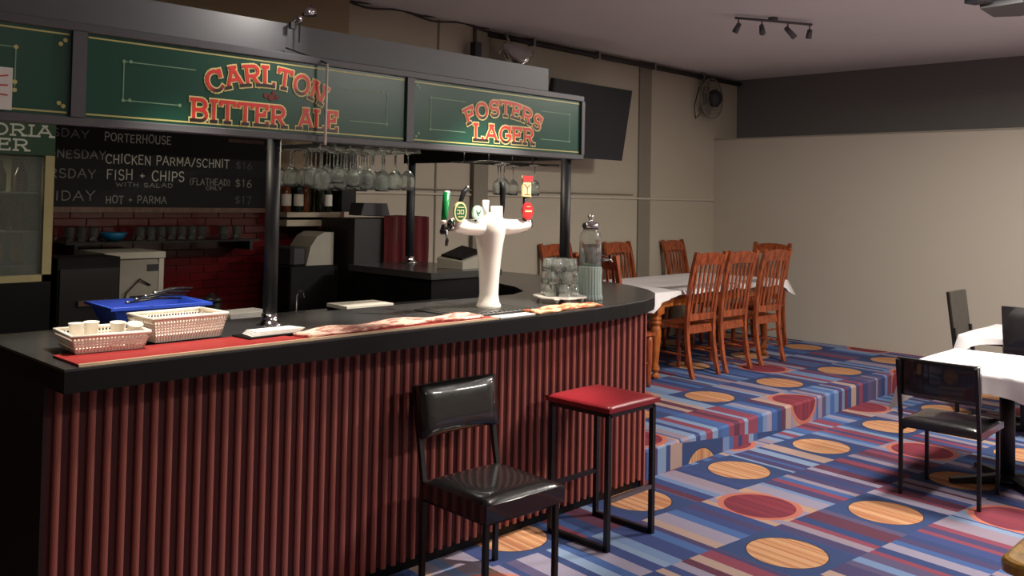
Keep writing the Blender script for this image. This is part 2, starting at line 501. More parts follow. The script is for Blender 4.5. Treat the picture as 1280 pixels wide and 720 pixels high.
def text_geo(txt, width, height, thick, depth=0.0, serif=True, arch=0.0, jitter=0.0, gap=.16, curvebase=True):
    """ribbons in the local XZ plane facing -y, left edge x=0, baseline z=0; returns G with uv list (v = height in the glyph)"""
    tot = sum(GL[c][0] + gap for c in txt) - gap
    sx = width / tot
    g = G(); uvs = []
    x = 0
    rnd = random.Random(len(txt) * 7 + int(width * 1000))

    def tr(px, pz):
        X = px; Z = pz * height
        if arch:
            t = (px / width) * 2 - 1
            ang = -t * arch
            rad = width / 2 / math.sin(arch) if arch else 0
            rr = rad + Z
            return (width / 2 + rr * math.sin(-ang), rr * math.cos(ang) - rad)
        return (X, Z)
    for ch in txt:
        wd, st = GL[ch]
        jz = rnd.uniform(-1, 1) * jitter; js = 1 + rnd.uniform(-1, 1) * jitter
        polys = [list(p) for p in st]
        if serif:
            ex = []
            for p in st:
                for a, b in ((p[0], p[1]), (p[-1], p[-2])):
                    if len(p) > 6 and ch in 'COSGDU' and not (a[1] in (0, 1) and abs(a[0] - b[0]) < .05): 
                        if ch in 'CGS' and a is p[0]: ex.append([(a[0] + .02, a[1] - .18), (a[0] + .02, a[1] + .14)])
                        continue
                    if a[1] in (0, 1) and abs(a[1] - b[1]) > .2:
                        ex.append([(a[0] - .12, a[1]), (a[0] + .12, a[1])])
                    elif ch in 'EFLT' and abs(a[1] - b[1]) < .01 and a[0] > .4 or (ch == 'T' and abs(a[1] - b[1]) < .01):
                        s = -1 if a[1] > .9 else 1
                        ex.append([(a[0], a[1]), (a[0], a[1] + s * .15)])
            polys += ex
        for p in polys:
            for a, b in zip(p[:-1], p[1:]):
                P = Vector(tr((x + a[0]) * sx, (a[1] + jz) * js)); Q = Vector(tr((x + b[0]) * sx, (b[1] + jz) * js))
                d = Q - P
                if d.length < 1e-6: continue
                d.normalize(); nn = Vector((-d.y, d.x)) * thick / 2; e = d * thick * .42
                vs = [P - e - nn, Q + e - nn, Q + e + nn, P - e + nn]
                ys = [a[1], b[1], b[1], a[1]]
                dq = depth - 1.2e-5 * len(g.f)          # each stroke laid on the one before, like paint
                g.add([(v.x, dq, v.y) for v in vs], [(0, 1, 2, 3)])
                uvs.append([(0, y + (.5 * (nn.y if k in (2, 3) else -nn.y) / height)) for k, y in enumerate(ys)])
        x += wd + gap
    g.uvs = uvs
    return g


def text_obj(name, m, parent, loc, *a, slabt=.0015, **k):
    """each glyph run becomes raised paint: ribbons with a little thickness"""
    g = text_geo(*a, **k)
    me = bpy.data.meshes.new(name)
    me.from_pydata(g.v, [], g.f)
    uvl = me.uv_layers.new(name='UVMap')
    i = 0
    for q in g.uvs:
        for c in q:
            uvl.data[i].uv = c; i += 1
    me.materials.append(m); me.update()
    o = bpy.data.objects.new(name, me); C.objects.link(o); o.parent = parent
    o.location = loc
    return o


def ribbon(g, pts, t, y):
    """flat painted line in the XZ plane"""
    for a, b in zip(pts[:-1], pts[1:]):
        P = Vector(a); Q = Vector(b); d = (Q - P).normalized(); nn = Vector((-d.y, d.x)) * t / 2; e = d * t / 2
        g.add([(v.x, y - 2e-5 * len(g.f), v.y) for v in (P - e - nn, Q + e - nn, Q + e + nn, P - e + nn)], [(0, 1, 2, 3)])


# ================================================================== STRUCTURE
XR, XB, YB, ZC, ZP = 9.77, 10.3, 6.05, 3.29, .176
YS = 3.36


def carpet_obj(name, quads, sh=0):
    me = bpy.data.meshes.new(name)
    v, f, uv = [], [], []
    for q in quads:
        o = len(v)
        for (p, off) in q: v.append(p); uv.append(carpet_uv(p[0], p[1], off, sh))
        f.append(tuple(range(o, o + len(q))))
    me.from_pydata(v, [], f)
    ul = me.uv_layers.new(name='UVMap')
    for i, u in enumerate(uv): ul.data[i].uv = u
    me.materials.append(M_carpet); me.update()
    o = bpy.data.objects.new(name, me); C.objects.link(o); o['kind'] = 'structure'
    return o


carpet_obj('floor', [[((-3, -4, 0), 0), ((10.3, -4, 0), 0), ((10.3, YB, 0), 0), ((-3, YB, 0), 0)]])
xa, xb_ = 4.62, XR
r = .015
carpet_obj('trim_1', [  # the raised carpeted platform: riser, worn nosing, top
    [((xa, YS, 0), -ZP), ((xb_, YS, 0), -ZP), ((xb_, YS, ZP - r), -r), ((xa, YS, ZP - r), -r)],
    [((xa, YS, ZP - r), -r), ((xb_, YS, ZP - r), -r), ((xb_, YS + r, ZP), 0), ((xa, YS + r, ZP), 0)],
    [((xa, YS + r, ZP), 0), ((xb_, YS + r, ZP), 0), ((xb_, YB, ZP), 0), ((xa, YB, ZP), 0)]], 1)

struct(G().box(-3.1, XB + .1, -4.1, YB + .1, ZC, ZC + .1), 'ceiling', M_ceil)
struct(G().box(4.24, XB + .1, YB, YB + .1, 0, ZC), 'wall_back', M_wall)
g = G().box(-3.1, 4.24, 5.98, 6.15, 0, ZC)
struct(g, 'wall_back_left', M_tan)
struct(G().box(XR, XB, -4, YB, 0, 2.495), 'wall_right', M_wall_r)
struct(G().box(XB, XB + .1, -4.1, YB + .1, 0, ZC), 'wall_right_upper', M_bulk)
struct(G().box(-3.1, -3, -4.1, 6.1, 0, ZC), 'wall_left', M_wall)
struct(G().box(-3.1, XB + .1, -4.1, -4, 0, ZC), 'wall_front', M_wall)
# shallow pilasters, picture rail, panel joints on the back wall
struct(G().box(5.66, 5.84, 6.0, YB, ZP, ZC), 'trim_2', M_pil)
struct(G().box(8.2, 8.42, 6.03, YB, ZP, ZC), 'trim_3', M_pil)
g = G().box(4.3, XR, 6.028, YB, 1.745, 1.762)
struct(g, 'trim_4', M_wall_r)
g = G().box(4.3, 8.1, 6.02, YB, 1.79, 1.80)
struct(g, 'trim_5', M_pil)
struct(G().box(5.235, 5.25, 6.04, YB, ZP, ZC), 'trim_6', M_pil)
struct(G().box(XR - .012, XR, -4, 6.05, 0, .035), 'baseboard_right', M_cable)
struct(G().box(XR - .012, XR + .02, -4, 6.05, 2.495, 2.51), 'trim_7', M_strip)

# red tiled splashback behind the bar (a piece of the wall with its own tiles)
tw = struct(G().box(1.95, 4.22, 5.955, 5.98, .9, 1.60), 'wall_tiled', M_grout)
th, tl = .054, .2
tile_g = G().box(.002, tl - .003, -.01, 0, .002, th - .003, bev=.002)
tile0 = None
for k in range(13):
    zz = .9 + k * th
    x = 1.95 - (tl / 2 if k % 2 else 0)
    while x < 4.2:
        if x >= 1.94 and x + tl <= 4.24:
            if tile0 is None:
                tile0 = tile_g.build('tile', M_tile, tw); tile0.location = (x, 5.955, zz)
            else:
                t = tile0.copy(); C.objects.link(t); t.parent = tw; t.location = (x, 5.955 - random.random() * .002, zz)
        x += tl

# dark conduit along the back wall under the ceiling
t = thing('ceiling_conduit', 'dark conduit pipe running along the top of the back wall under the ceiling', 'pipe', (5.5, 6.0, 3.24))
G().tube([(.3, 0, 0), (4.78, 0, -.005)], .028, 10).build('pipe', M_cable, t)
g = G()
for zz, ph in ((.03, 0), (.055, 1.3)):
    pts = [(-1.6 + i * .1, -.01, zz + .018 * math.sin(i * .9 + ph)) for i in range(20)]
    g.tube(pts, .009, 6)
g.build('loose_cable', M_cable, t)
for xx in (.9, 1.9, 2.9, 3.9):
    G().box(xx - .015, xx + .015, -.035, .05, -.035, .04).build('pipe_clip', M_steel, t)

# ================================================================== BAR
Y3 = 3.27
bar = thing('bar_counter', 'long maroon bar counter with brown half-round vertical slats', 'bar counter', (1.13, Y3, 0))
bx, by = 1.13, Y3
outer = [(1.13, 3.285), (4.5, 3.285), (4.56, 3.3), (4.58, 3.36), (4.6, 5.4), (4.62, 5.4)]


def rel(g, ox, oy, oz=0):
    g.v = [(a - ox, b - oy, c - oz) for a, b, c in g.v]; return g


rel(G().box(1.13, 4.545, 3.285, 3.33, .06, 1.06), bx, by).build('front_panel', M_back, bar)
rel(G().box(1.13, 4.545, 3.30, 3.33, 0, .06), bx, by).build('kick_board', M_dark, bar)
rel(G().box(1.12, 1.13, 3.275, 3.85, 0, 1.06), bx, by).build('end_panel', M_darkred, bar)
rel(G().box(1.13, 4.4, 3.80, 3.83, 0, 1.06), bx, by).build('rear_panel', M_dark, bar)
rel(G().prism([(4.545, 3.275), (4.575, 3.29), (4.585, 3.34), (4.62, 3.355), (4.62, 4.3), (4.95, 5.0), (4.95, 5.4), (4.62, 5.4), (4.62, 4.9), (4.4, 4.2), (4.4, 3.83), (4.545, 3.83)], 0, 1.06), bx, by).build('curved_end', M_slat, bar)
sg = G()
pr = [(-.0135, 0)] + [(-.0135 * math.cos(PI * i / 6), -.003 - .010 * math.sin(PI * i / 6)) for i in range(7)] + [(.0135, 0)]
sg.prism(pr, .05, 1.06)
sl0 = None
nsl = 60
for i in range(nsl):
    x = 1.17 + i * .0565
    if sl0 is None: sl0 = sg.build('slat', M_slat, bar); o = sl0
    else: o = sl0.copy(); C.objects.link(o); o.parent = bar
    o.location = (x - bx, 3.285 - by, 0)

# bar top
top = thing('bar_worktop', 'dark grey laminate worktop with a rounded end along the bar', 'worktop', (1.13, 3.1, 1.06))
opts = [(1.12, 3.10), (3.4, 3.10), (3.85, 3.115), (4.2, 3.15), (4.42, 3.19), (4.62, 3.27), (4.8, 3.39), (4.96, 3.56), (5.1, 3.8), (5.18, 4.05), (5.2, 4.5), (5.2, 5.45),
        (4.5, 5.45), (4.55, 5.0), (4.5, 4.6), (4.36, 4.2), (4.2, 3.97), (4.0, 3.87), (2.1, 3.87), (2.1, 4.02), (1.12, 4.02)]
rel(G().prism(opts, 1.06, 1.132), 1.13, 3.1, 1.06).build('edge_band', M_dark, top)
ins = []
cxm, cym = 3.2, 3.6
opts2 = [(x, y) for x, y in opts]
rel(G().prism(opts2, 1.132, 1.14), 1.13, 3.1, 1.06).build('top_surface', M_top, top)

# ------------------------------------------------------------------ canopy
YF = 3.38
can = thing('bar_canopy', 'charcoal canopy over the bar carrying green and gold sign panels', 'canopy', (1.2497, 3.52, 1.9699))
can.scale = (1.0414,) * 3      # panel sizes below are in units of the sign maker's 0.96 m module
ox, oy, oz = 1.2, YF, 1.96


def cg(g, name, m, par=None):
    return rel(g, ox, oy, oz).build(name, m, par or can)


XL = -.35
cg(G().box(XL, 4.062, YF, YF + .05, 2.292, 2.325, bev=.006), 'top_rail', M_frame)
cg(G().box(XL, 4.062, YF, YF + .05, 1.955, 1.985, bev=.006), 'bottom_rail', M_frame)
for a, b_ in ((1.212, 1.262), (2.742, 2.785), (4.036, 4.062), (XL, XL + .04)):
    cg(G().box(a, b_, YF - .002, YF + .048, 1.985, 2.292), 'mullion', M_frame)
cg(G().box(4.02, 4.062, YF + .05, 4.98, 1.955, 2.325), 'side_panel', M_dark)
cg(G().box(XL, 4.02, 4.94, 4.98, 2.1, 2.325), 'rear_beam', M_dark)
cg(G().box(XL, 3.93, 3.55, 3.58, 2.325, 2.485), 'upper_band', M_frame)
cg(G().box(XL, 4.06, 3.43, 4.98, 2.325, 2.335), 'lid', M_frame) if False else None
cg(G().box(XL, 3.9, 3.58, 4.94, 2.44, 2.47), 'added_roof_board', M_dark)  # unseen roof, added to block light from above the canopy
cg(G().box(XL, 3.93, 3.43, 3.55, 2.318, 2.325), 'ledge', M_frame)
cg(G().box(3.90, 3.93, 3.58, 4.98, 2.325, 2.45), 'end_band', M_frame)
panes = [(XL + .04, 1.212), (1.262, 2.742), (2.785, 4.036)]
P_ = []
for a, b_ in panes:
    P_.append(cg(G().box(a, b_, YF + .012, YF + .022, 1.985, 2.292), 'sign_panel', M_green))
yl = YF + .0105 - oy


def lines(par, segs, t, m, name, y=yl):
    for s in segs:
        g = G(); ribbon(g, [(p[0] - ox, p[1] - oz) for p in s], t, y)
        g.build(name, m, par, False)


def dots(par, pts, r_, m, name):
    g = G()
    for (x, z) in pts:
        n = 8
        g.add([(x - ox + r_ * math.cos(2 * PI * i / n), yl - .0006, z - oz + r_ * math.sin(2 * PI * i / n)) for i in range(n)], [tuple(range(n))])
    return g.build(name, m, par, False)


for k, (a, b_) in enumerate(panes):
    lines(P_[k], [[(a + .01, 2.277), (b_ - .012, 2.277)], [(a + .01, 1.998), (b_ - .012, 1.998)]], .006, M_gold, 'gold_line')
lines(P_[0], [[(.5, 2.21), (1.03, 2.21)], [(1.03, 2.21), (1.03, 2.075)], [(.5, 2.06), (1.03, 2.06)]], .004, M_pale, 'inner_line')
dots(P_[0], [(1.03, 2.21), (1.03, 2.09), (1.03, 2.062), (1.19, 2.255), (1.175, 2.24), (1.19, 2.02), (1.175, 2.03)], .008, M_gold, 'ornament')
lines(P_[1], [[(1.68, 2.205), (1.40, 2.205), (1.40, 2.06), (1.62, 2.06)], [(2.36, 2.205), (2.63, 2.205), (2.63, 2.06), (2.42, 2.06)]], .004, M_pale, 'inner_line')
dots(P_[1], [(1.40, 2.205), (1.425, 2.207), (1.40, 2.06), (1.425, 2.062), (1.62, 2.06), (2.63, 2.205), (2.63, 2.06), (2.605, 2.207)], .007, M_pale, 'ornament')
lines(P_[2], [[(3.13, 2.21), (2.9, 2.21), (2.9, 2.055), (3.13, 2.055)], [(3.7, 2.21), (3.94, 2.21), (3.94, 2.055), (3.7, 2.055)]], .004, M_pale, 'inner_line')
dots(P_[2], [(2.9, 2.21), (2.9, 2.055), (3.94, 2.21), (3.94, 2.055), (2.81, 2.262), (2.825, 2.25), (2.81, 2.015), (2.825, 2.03)], .007, M_pale, 'ornament')


def sign_text(par, txt, x0, x1, z, h, th_, arch=0, dz=0):
    wd = x1 - x0
    text_obj('lettering_outline', M_cream, par, (x0 - ox, yl - .001, z - oz), txt, wd, h, th_ + .011, arch=arch)
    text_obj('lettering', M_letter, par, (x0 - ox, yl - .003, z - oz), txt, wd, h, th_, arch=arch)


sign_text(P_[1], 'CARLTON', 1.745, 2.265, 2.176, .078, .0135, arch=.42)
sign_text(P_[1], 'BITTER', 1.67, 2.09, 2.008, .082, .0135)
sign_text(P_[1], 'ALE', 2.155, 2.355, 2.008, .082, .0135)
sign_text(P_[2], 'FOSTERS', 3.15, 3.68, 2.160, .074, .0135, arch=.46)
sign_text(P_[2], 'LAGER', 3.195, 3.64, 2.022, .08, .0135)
g = G()
for (x, z, r_) in ((1.995, 2.135, .014), (2.02, 2.128, .018), (2.045, 2.132, .012), (2.03, 2.148, .01)):
    n = 7
    g.add([(x - ox + r_ * math.cos(2 * PI * i / n + x), yl - .001, z - oz + r_ * .8 * math.sin(2 * PI * i / n + x)) for i in range(n)], [tuple(range(n))])
g.build('small_crest', M_crest, P_[1], False)


def post(x, y, zb, zt, r_=.03):
    zb = oz + (zb - 1.9699) / 1.0414
    p = cg(G().tube([(x, y, zb), (x, y, zt)], r_, 16), 'post', M_post)
    q = rel(G().lathe([(.055, 0), (.055, .006), (.04, .018), (.034, .03), (.034, .05)], x, y, zb, 20), ox, oy, oz).build('base_flange', M_chrome, p)


post(2.075, 3.45, 1.1405, 1.96)
post(3.985, 3.45, 1.1405, 1.96)
post(4.05, 4.93, 1.2435, 1.96)

# white paper notice stuck on the left sign
t = thing('paper_notice', 'white paper notice with pink writing taped to the left green sign', 'notice', (.989, 3.516, 2.012))
G().box(-.06, .072, 0, .002, -.01, .14).build('sheet', M_paper, t)
g = G()
for k in range(3): ribbon(g, [(-.05, .11 - k * .035), (-.01, .115 - k * .035), (.02, .105 - k * .03), (.055, .112 - k * .035)], .005, -.001)
g.build('writing', M_redink, t, False)

# vertical white lamp tube hanging in front of the sign
t = thing('hanging_rod', 'thin white rod hanging down in front of the green sign', 'rod', (2.36, 3.49, 1.95))
G().tube([(0, 0, 0), (0, 0, .37)], .006, 8).build('rod', M_ceramic, t)
G().tube([(0, 0, .37), (-.01, .03, .385), (-.05, .12, .42), (-.1, .19, .45)], .004, 6).build('wire', M_cable, t)
# clamp lamp on the canopy edge
t = thing('clamp_lamp', 'small chrome clamp lamp clipped to the top edge of the charcoal canopy', 'lamp', (2.31, 3.67, 2.517))
G().lathe([(.004, -.09), (.006, 0), (.012, .0), (.014, .03), (.01, .035)], 0, -.02, 0, 12).build('stem', M_chrome, t)
g = G().lathe([(.008, 0), (.02, .02), (.03, .055), (.026, .055), (.012, .02)], 0, 0, 0, 14)
mt_ = Matrix.Translation((.02, -.02, .045)) @ Matrix.Rotation(R(62), 4, 'Y')
g.v = [tuple(mt_ @ Vector(v)) for v in g.v]
g.build('shade', M_chrome, t)
g = G().box(-.05, -.03, -.03, -.01, -.03, .0); g.tube([(0, -.02, .03), (-.05, -.02, -.01)], .006, 6)
g.build('clamp', M_blackmetal, t)

# ------------------------------------------------------------------ glass racks with hanging wine glasses
def wine_glass():
    # upside-down: foot at z=0 (hooked in the rail), bowl mouth at the bottom
    g = G()
    prof = [(.0, .004), (.034, .002), (.036, -.001), (.012, -.006), (.004, -.016), (.0035, -.08), (.006, -.09), (.022, -.102), (.034, -.122), (.0375, -.145), (.035, -.17), (.030, -.192),
            (.0285, -.192), (.0335, -.17), (.036, -.145), (.0325, -.124), (.02, -.104), (.0, -.098)]
    g.lathe(prof, n=14)
    return g


wg0 = None


def hang(x, y, z, s, label, group):
    global wg0
    if wg0 is None:
        wg0 = tag(wine_glass().build('wine_glass', M_glass), label, 'wine glass', group); o = wg0
    else:
        o = wg0.copy(); C.objects.link(o); o['label'] = label; o['group'] = group
    o.location = (x, y, z); o.scale = (s, s, s); o.rotation_euler = (0, 0, random.random() * 6)


ORD = ('first', 'second', 'third', 'fourth', 'fifth', 'sixth', 'seventh', 'eighth', 'ninth', 'tenth', 'eleventh', 'twelfth')
rk = thing('glass_rack', 'large black overhead rack full of hanging wine glasses', 'glass rack', (2.83, 4.0, 1.955))
n1 = 7
for i in range(n1 + 1):
    xx = -.315 + i * .09
    G().box(xx - .009, xx + .009, -.24, .26, 0, .006).box(xx - .003, xx + .003, -.24, .26, .006, .02).build('rail', M_steel, rk)
g = G()
for yy in (-.2, .22): g.box(-.33, .33, yy - .008, yy + .008, .02, .035)
g.build('cross_bar', M_blackmetal, rk)
g = G()
for xx in (-.3, .3):
    for yy in (-.2, .22): g.box(xx - .004, xx + .004, yy - .004, yy + .004, .035, .51)
g.build('hanger', M_blackmetal, rk)
for i in range(n1):
    for k in range(5):
        if (i, k) in ((3, 4), (0, 2)): continue
        hang(2.83 - .315 + (i + .5) * .09, 3.8 + k * .1 + random.uniform(-.008, .008), 1.9585, random.choice((1, 1, .92, 1.06, 1.1)),
             'wine glass hanging in the large rack, %s from the left in the %s row' % (ORD[i], ORD[k]), 'wine glasses in the large rack')
rk2 = thing('glass_rack', 'small black wire rack with a few glasses above the white beer tap', 'glass rack', (3.87, 3.82, 1.93))
ang = R(-20)
for yy in (-.16, -.06, .05, .15):
    G().tube([(-.31, yy, 0), (.29, yy, 0)], .004, 6).build('rail', M_blackmetal, rk2)
g = G()
for xx in (-.3, -.1, .1, .28): g.tube([(xx, -.17, .002), (xx, .16, .002)], .004, 6); g.tube([(xx, .05, .002), (xx, .05, .06)], .004, 6)
g.tube([(-.2, .05, .06), (.3, .05, .06)], .005, 6)
g.build('frame', M_blackmetal, rk2)
for xx in (-.2, .24):
    G().tube([(xx, .05, .06), (xx, .05, .52)], .003, 6).build('hanger', M_blackmetal, rk2)
for i, (a, b_) in enumerate(((-.13, -.11), (-.05, 0), (.03, .1), (.14, -.1), (.16, .1), (.25, 0))):
    hang(3.87 + a, 3.82 + b_, 1.926, .95, 'wine glass hanging in the small wire rack, %s from its left end' % ORD[i], 'wine glasses in the small rack')

# ------------------------------------------------------------------ things on the bar top
ZT = 1.14
t = thing('bar_runner', 'red rubber bar runner with a pale edge along the front of the bar top', 'bar mat', (1.17, 3.115, ZT + .001))
G().prism([(0, .004), (1.95, .004), (1.93, .09), (.86, .1), (.80, .235), (.0, .235)], 0, .008).build('runner', M_matred, t)
G().box(-.002, 1.95, -.006, .004, 0, .0095).build('edge_strip', M_matedge, t)


def towel(name, label, x0, x1, y0, y1, m, seed):
    rr = random.Random(seed)
    ph = [rr.random() * 6 for _ in range(6)]
    def fn(u, v):
        x = x0 + u * (x1 - x0) + .01 * math.sin(v * 7 + ph[0]); y = y0 + v * (y1 - y0) + .018 * math.sin(u * 5 + ph[1]) + .006 * math.sin(u * 23 + ph[2])
        z = .012 + .006 * math.sin(u * 17 + ph[3] + v * 3) + .007 * max(0, math.sin(u * 9 + ph[4])) * math.sin(v * PI)
        return (x - x0, y - y0, z)
    g = G().grid(fn, 60, 8)
    n0 = len(g.v)
    g.grid(lambda u, v: (lambda p: (p[0], p[1], .0005))(fn(u, v)), 60, 8)
    nu = 61; nv = 9
    per = [i for i in range(nu)] + [k * nu + nu - 1 for k in range(1, nv)] + [(nv - 1) * nu + i for i in range(nu - 2, -1, -1)] + [k * nu for k in range(nv - 2, 0, -1)]
    for a, b_ in zip(per, per[1:] + per[:1]): g.f.append((a, b_, n0 + b_, n0 + a)); g.sm.append(True)
    o = g.build(name, m); o.location = (x0, y0, ZT + .0105)
    return tag(o, label, 'bar towel')


towel('bar_towel', 'pink printed bar towel crumpled along the bar left of the beer tap', 2.05, 3.03, 3.14, 3.27, M_towel1, 1)
o = towel('bar_towel', 'orange printed bar towel lying right of the white beer tap', 3.40, 3.95, 3.125, 3.235, M_towel2, 5)
o.location.z = ZT + .002


def basket(name, label, loc, rz, L_, W_, H, taper, cups, rows):
    t = thing(name, label, 'basket', loc, rz)
    th_ = .003
    # floor
    fl, fw_ = L_ / 2 - taper, W_ / 2 - taper
    G().box(-fl, fl, -fw_, fw_, 0, .004).build('bottom', M_basket, t)
    g = G()
    # lattice walls: vertical bars plus horizontal bands, leaving real holes
    def P(side, s, h):
        l = (fl + taper * h / H); w_ = (fw_ + taper * h / H)
        if side == 0: return (-l + 2 * l * s, -w_, h)
        if side == 1: return (l, -w_ + 2 * w_ * s, h)
        if side == 2: return (l - 2 * l * s, w_, h)
        return (-l, w_ - 2 * w_ * s, h)
    for side in range(4):
        n = int((L_ if side % 2 == 0 else W_) / .0125)
        for i in range(n + 1):
            g.tube([P(side, i / n, .004), P(side, i / n, H)], .0024, 4)
        for h in [H * q for q in rows]:
            g.tube([P(side, 0, h), P(side, 1, h)], .0035, 4)
        # solid lower and upper band
        for (h0, h1) in ((0, H * .28), (H * .86, H)):
            a, b_, c, d = P(side, 0, h0), P(side, 1, h0), P(side, 1, h1), P(side, 0, h1)
            g.add([a, b_, c, d], [(0, 1, 2, 3)])
    g.build('lattice_wall', M_basket, t)
    g = G()
    pts = [P(s, 0, H) for s in range(4)]
    for a, b_ in zip(pts, pts[1:] + pts[:1]): g.tube([a, b_], .0065, 6)
    g.build('rim', M_basket, t)
    return t


def tub(loc, rz):
    t = thing('blue_tub', 'blue plastic tub behind the white baskets', 'tub', loc, rz)
    g = G()
    H = .115
    prof = [(.19, .13), (.235, .165)]
    v = []
    for (l, w_), z in (((.15, .11), 0), ((.195, .145), H), ((.21, .16), H), ((.21, .16), H - .012), ((.188, .138), H - .004), ((.145, .105), .006)):
        v.append([(-l, -w_, z), (l, -w_, z), (l, w_, z), (-l, w_, z)])
    vs = sum(v, []); f = [(3, 2, 1, 0), (20, 21, 22, 23)]
    order = [0, 1, 2, 3]
    chain = [0, 1, 3, 2, 4, 5]
    chain = [0, 3, 2, 4, 5]
    vs = sum([v[i] for i in (0, 1, 2, 3, 4, 5)], [])
    idx = lambda r_, k: r_ * 4 + k % 4
    f = [(3, 2, 1, 0), (20, 21, 22, 23)]
    for a, b_ in ((0, 1), (1, 3), (3, 2), (2, 4), (4, 5)):
        for k in range(4): f.append((idx(a, k), idx(a, k + 1), idx(b_, k + 1), idx(b_, k)))
    g.add(vs, f)
    g.build('body', M_blue, t)
    return t


t1 = basket('plastic_basket', 'small cream plastic basket holding white cups at the left end of the bar', (1.355, 3.40, ZT + .0105), R(-5), .265, .235, .062, .018, 0, (.4, .55, .7))
t2 = basket('plastic_basket', 'larger cream plastic basket with pierced sides between the blue tub and the post', (1.675, 3.465, ZT + .0105), R(3), .31, .21, .092, .02, 0, (.38, .5, .62, .74))
tub((1.72, 3.73, ZT + .001), R(18)) if False else None
tb = tub((1.71, 3.81, ZT + .001), R(-3))
# a lower under-bar shelf that carries the tub and the serving things
ub = thing('underbar_bench', 'black serving bench just behind the bar top', 'bench', (2.115, 3.875, 0))
G().box(0, 1.78, 0, .5, 1.03, 1.078).build('bench_top', M_top, ub)
G().box(.0, .04, 0, .48, 0, 1.03).build('leg_panel', M_dark, ub)
G().box(1.73, 1.78, 0, .48, 0, 1.03).build('leg_panel', M_dark, ub)
G().box(.04, 1.73, .46, .48, .1, 1.03).build('back_panel', M_dark, ub)

cup0 = None
for i, (x, y, tilt) in enumerate(((1.275, 3.43, 0), (1.33, 3.44, .1), (1.40, 3.38, .15), (1.44, 3.34, .5))):
    g = G().lathe([(.0, .003), (.018, .002), (.018, 0), (.026, .085), (.028, .087), (.025, .085), (.017, .004)], n=16)
    if cup0 is None: cup0 = g.build('foam_cup', M_cup); o = cup0
    else: o = cup0.copy(); C.objects.link(o)
    tag(o, 'white cup in the small cream basket, %s from the left' % ORD[i], 'cup', 'white cups in the small basket')
    o.location = (x, y, ZT + .0155); o.rotation_euler = (tilt * .6, 0, 0)
# tongs in the tub
for k in range(4):
    t = thing('tongs', 'black serving tongs lying across the blue tub, ' + ('lowest of the four', 'second from below', 'second from the top', 'topmost of the four')[k], 'tongs', (1.73 + k * .012, 3.80 - k * .03, ZT + .121 + .016 * k), R(12 + 7 * k), 'black tongs in the blue tub')
    for s in (-1, 1):
        G().tube([(-.13, 0, 0), (0, s * .012, .008), (.12, s * .02, 0)], .004, 6).build('arm', M_blackmetal, t)
    G().lathe([(.0, -.004), (.01, -.003), (.01, .006), (0, .008)], -.13, 0, 0, 10).build('hinge', M_steel, t)

# folded napkins on a dark tray by the left post
t = thing('napkin_tray', 'low dark tray of folded white napkins in front of the left post', 'tray', (2.0, 3.30, ZT + .0105), R(4))
G().box(-.15, .12, -.06, .06, 0, .006, bev=.002).build('tray', M_dark, t)
for k in range(4):
    g = G().prism([(-.13 + .01 * k, -.045 + .004 * k), (.10 + .008 * k, -.05), (.11, .03 + .003 * k), (-.11 + .006 * k, .05)], .006 + .004 * k, .009 + .004 * k)
    g.build('napkin', M_paper, t)
# paper stacks on the bench
def stack(label, x, y, z, n, L_, W_, h, rz, mats, name='order_pad', cat='papers'):
    t = thing(name, label, cat, (x, y, z), rz)
    for k in range(n):
        d = random.uniform(-.006, .006)
        G().box(-L_ / 2 + d, L_ / 2 + d, -W_ / 2 - d, W_ / 2 - d, k * h, (k + 1) * h - .001, bev=.001).build('pad', mats[k % len(mats)], t)
    return t


stack('stack of white order pads on the bench behind the left post', 2.28, 4.05, 1.079, 4, .24, .16, .018, R(6), [M_paper, M_dark, M_paper])
stack('grey trays stacked on the bench left of the beer tap drip tray', 3.0, 4.06, 1.079, 3, .3, .2, .02, R(-3), [M_apl, M_dark, M_apl2], 'tray_stack', 'trays')
t = thing('black_canister', 'black round canister behind the larger cream basket', 'canister', (2.2, 4.2, 1.079))
G().lathe([(.045, 0), (.048, .01), (.048, .1), (.04, .11)], n=20).build('body', M_dark, t)
G().lathe([(.05, .11), (.05, .125), (.02, .13), (.01, .15)], n=20).build('lid', M_blackmetal, t)
t = thing('bench_tap', 'slim chrome gooseneck tap on the bench behind the bar', 'tap', (2.62, 4.1, 1.078))
G().lathe([(.02, 0), (.02, .01), (.01, .02)], n=12).build('base', M_chrome, t)
G().tube([(0, 0, .01), (0, 0, .12), (0, -.02, .15), (0, -.06, .15), (0, -.07, .12)], .005, 8).build('spout', M_chrome, t)

# ------------------------------------------------------------------ beer tap
bt = thing('beer_tap', 'tall white ceramic beer font with two arms standing in a drip tray', 'beer tap', (3.35, 3.42, ZT + .012))
G().lathe([(.066, 0), (.066, .012), (.056, .03), (.050, .07), (.053, .15), (.061, .25), (.071, .33), (.082, .39), (.084, .425), (.072, .465), (.045, .49), (0, .498)], n=32).build('column', M_ceramic, bt)
for s in (-1, 1):
    pts = [(s * .04, 0, .42), (s * .12, -.004, .418), (s * .19, -.006, .42), (s * .25, -.01, .43), (s * .275, -.012, .435)]
    rr = [.045, .043, .040, .037, .034]
    if s > 0: rr = [.045, .043, .040, .037, .030]
    arm = G().tube(pts, rr, 20).build('arm', M_ceramic, bt)
    G().tube([(s * .275, -.012, .435), (s * .29, -.012, .436)], .026, 16).build('end_cap', M_chrome, arm)


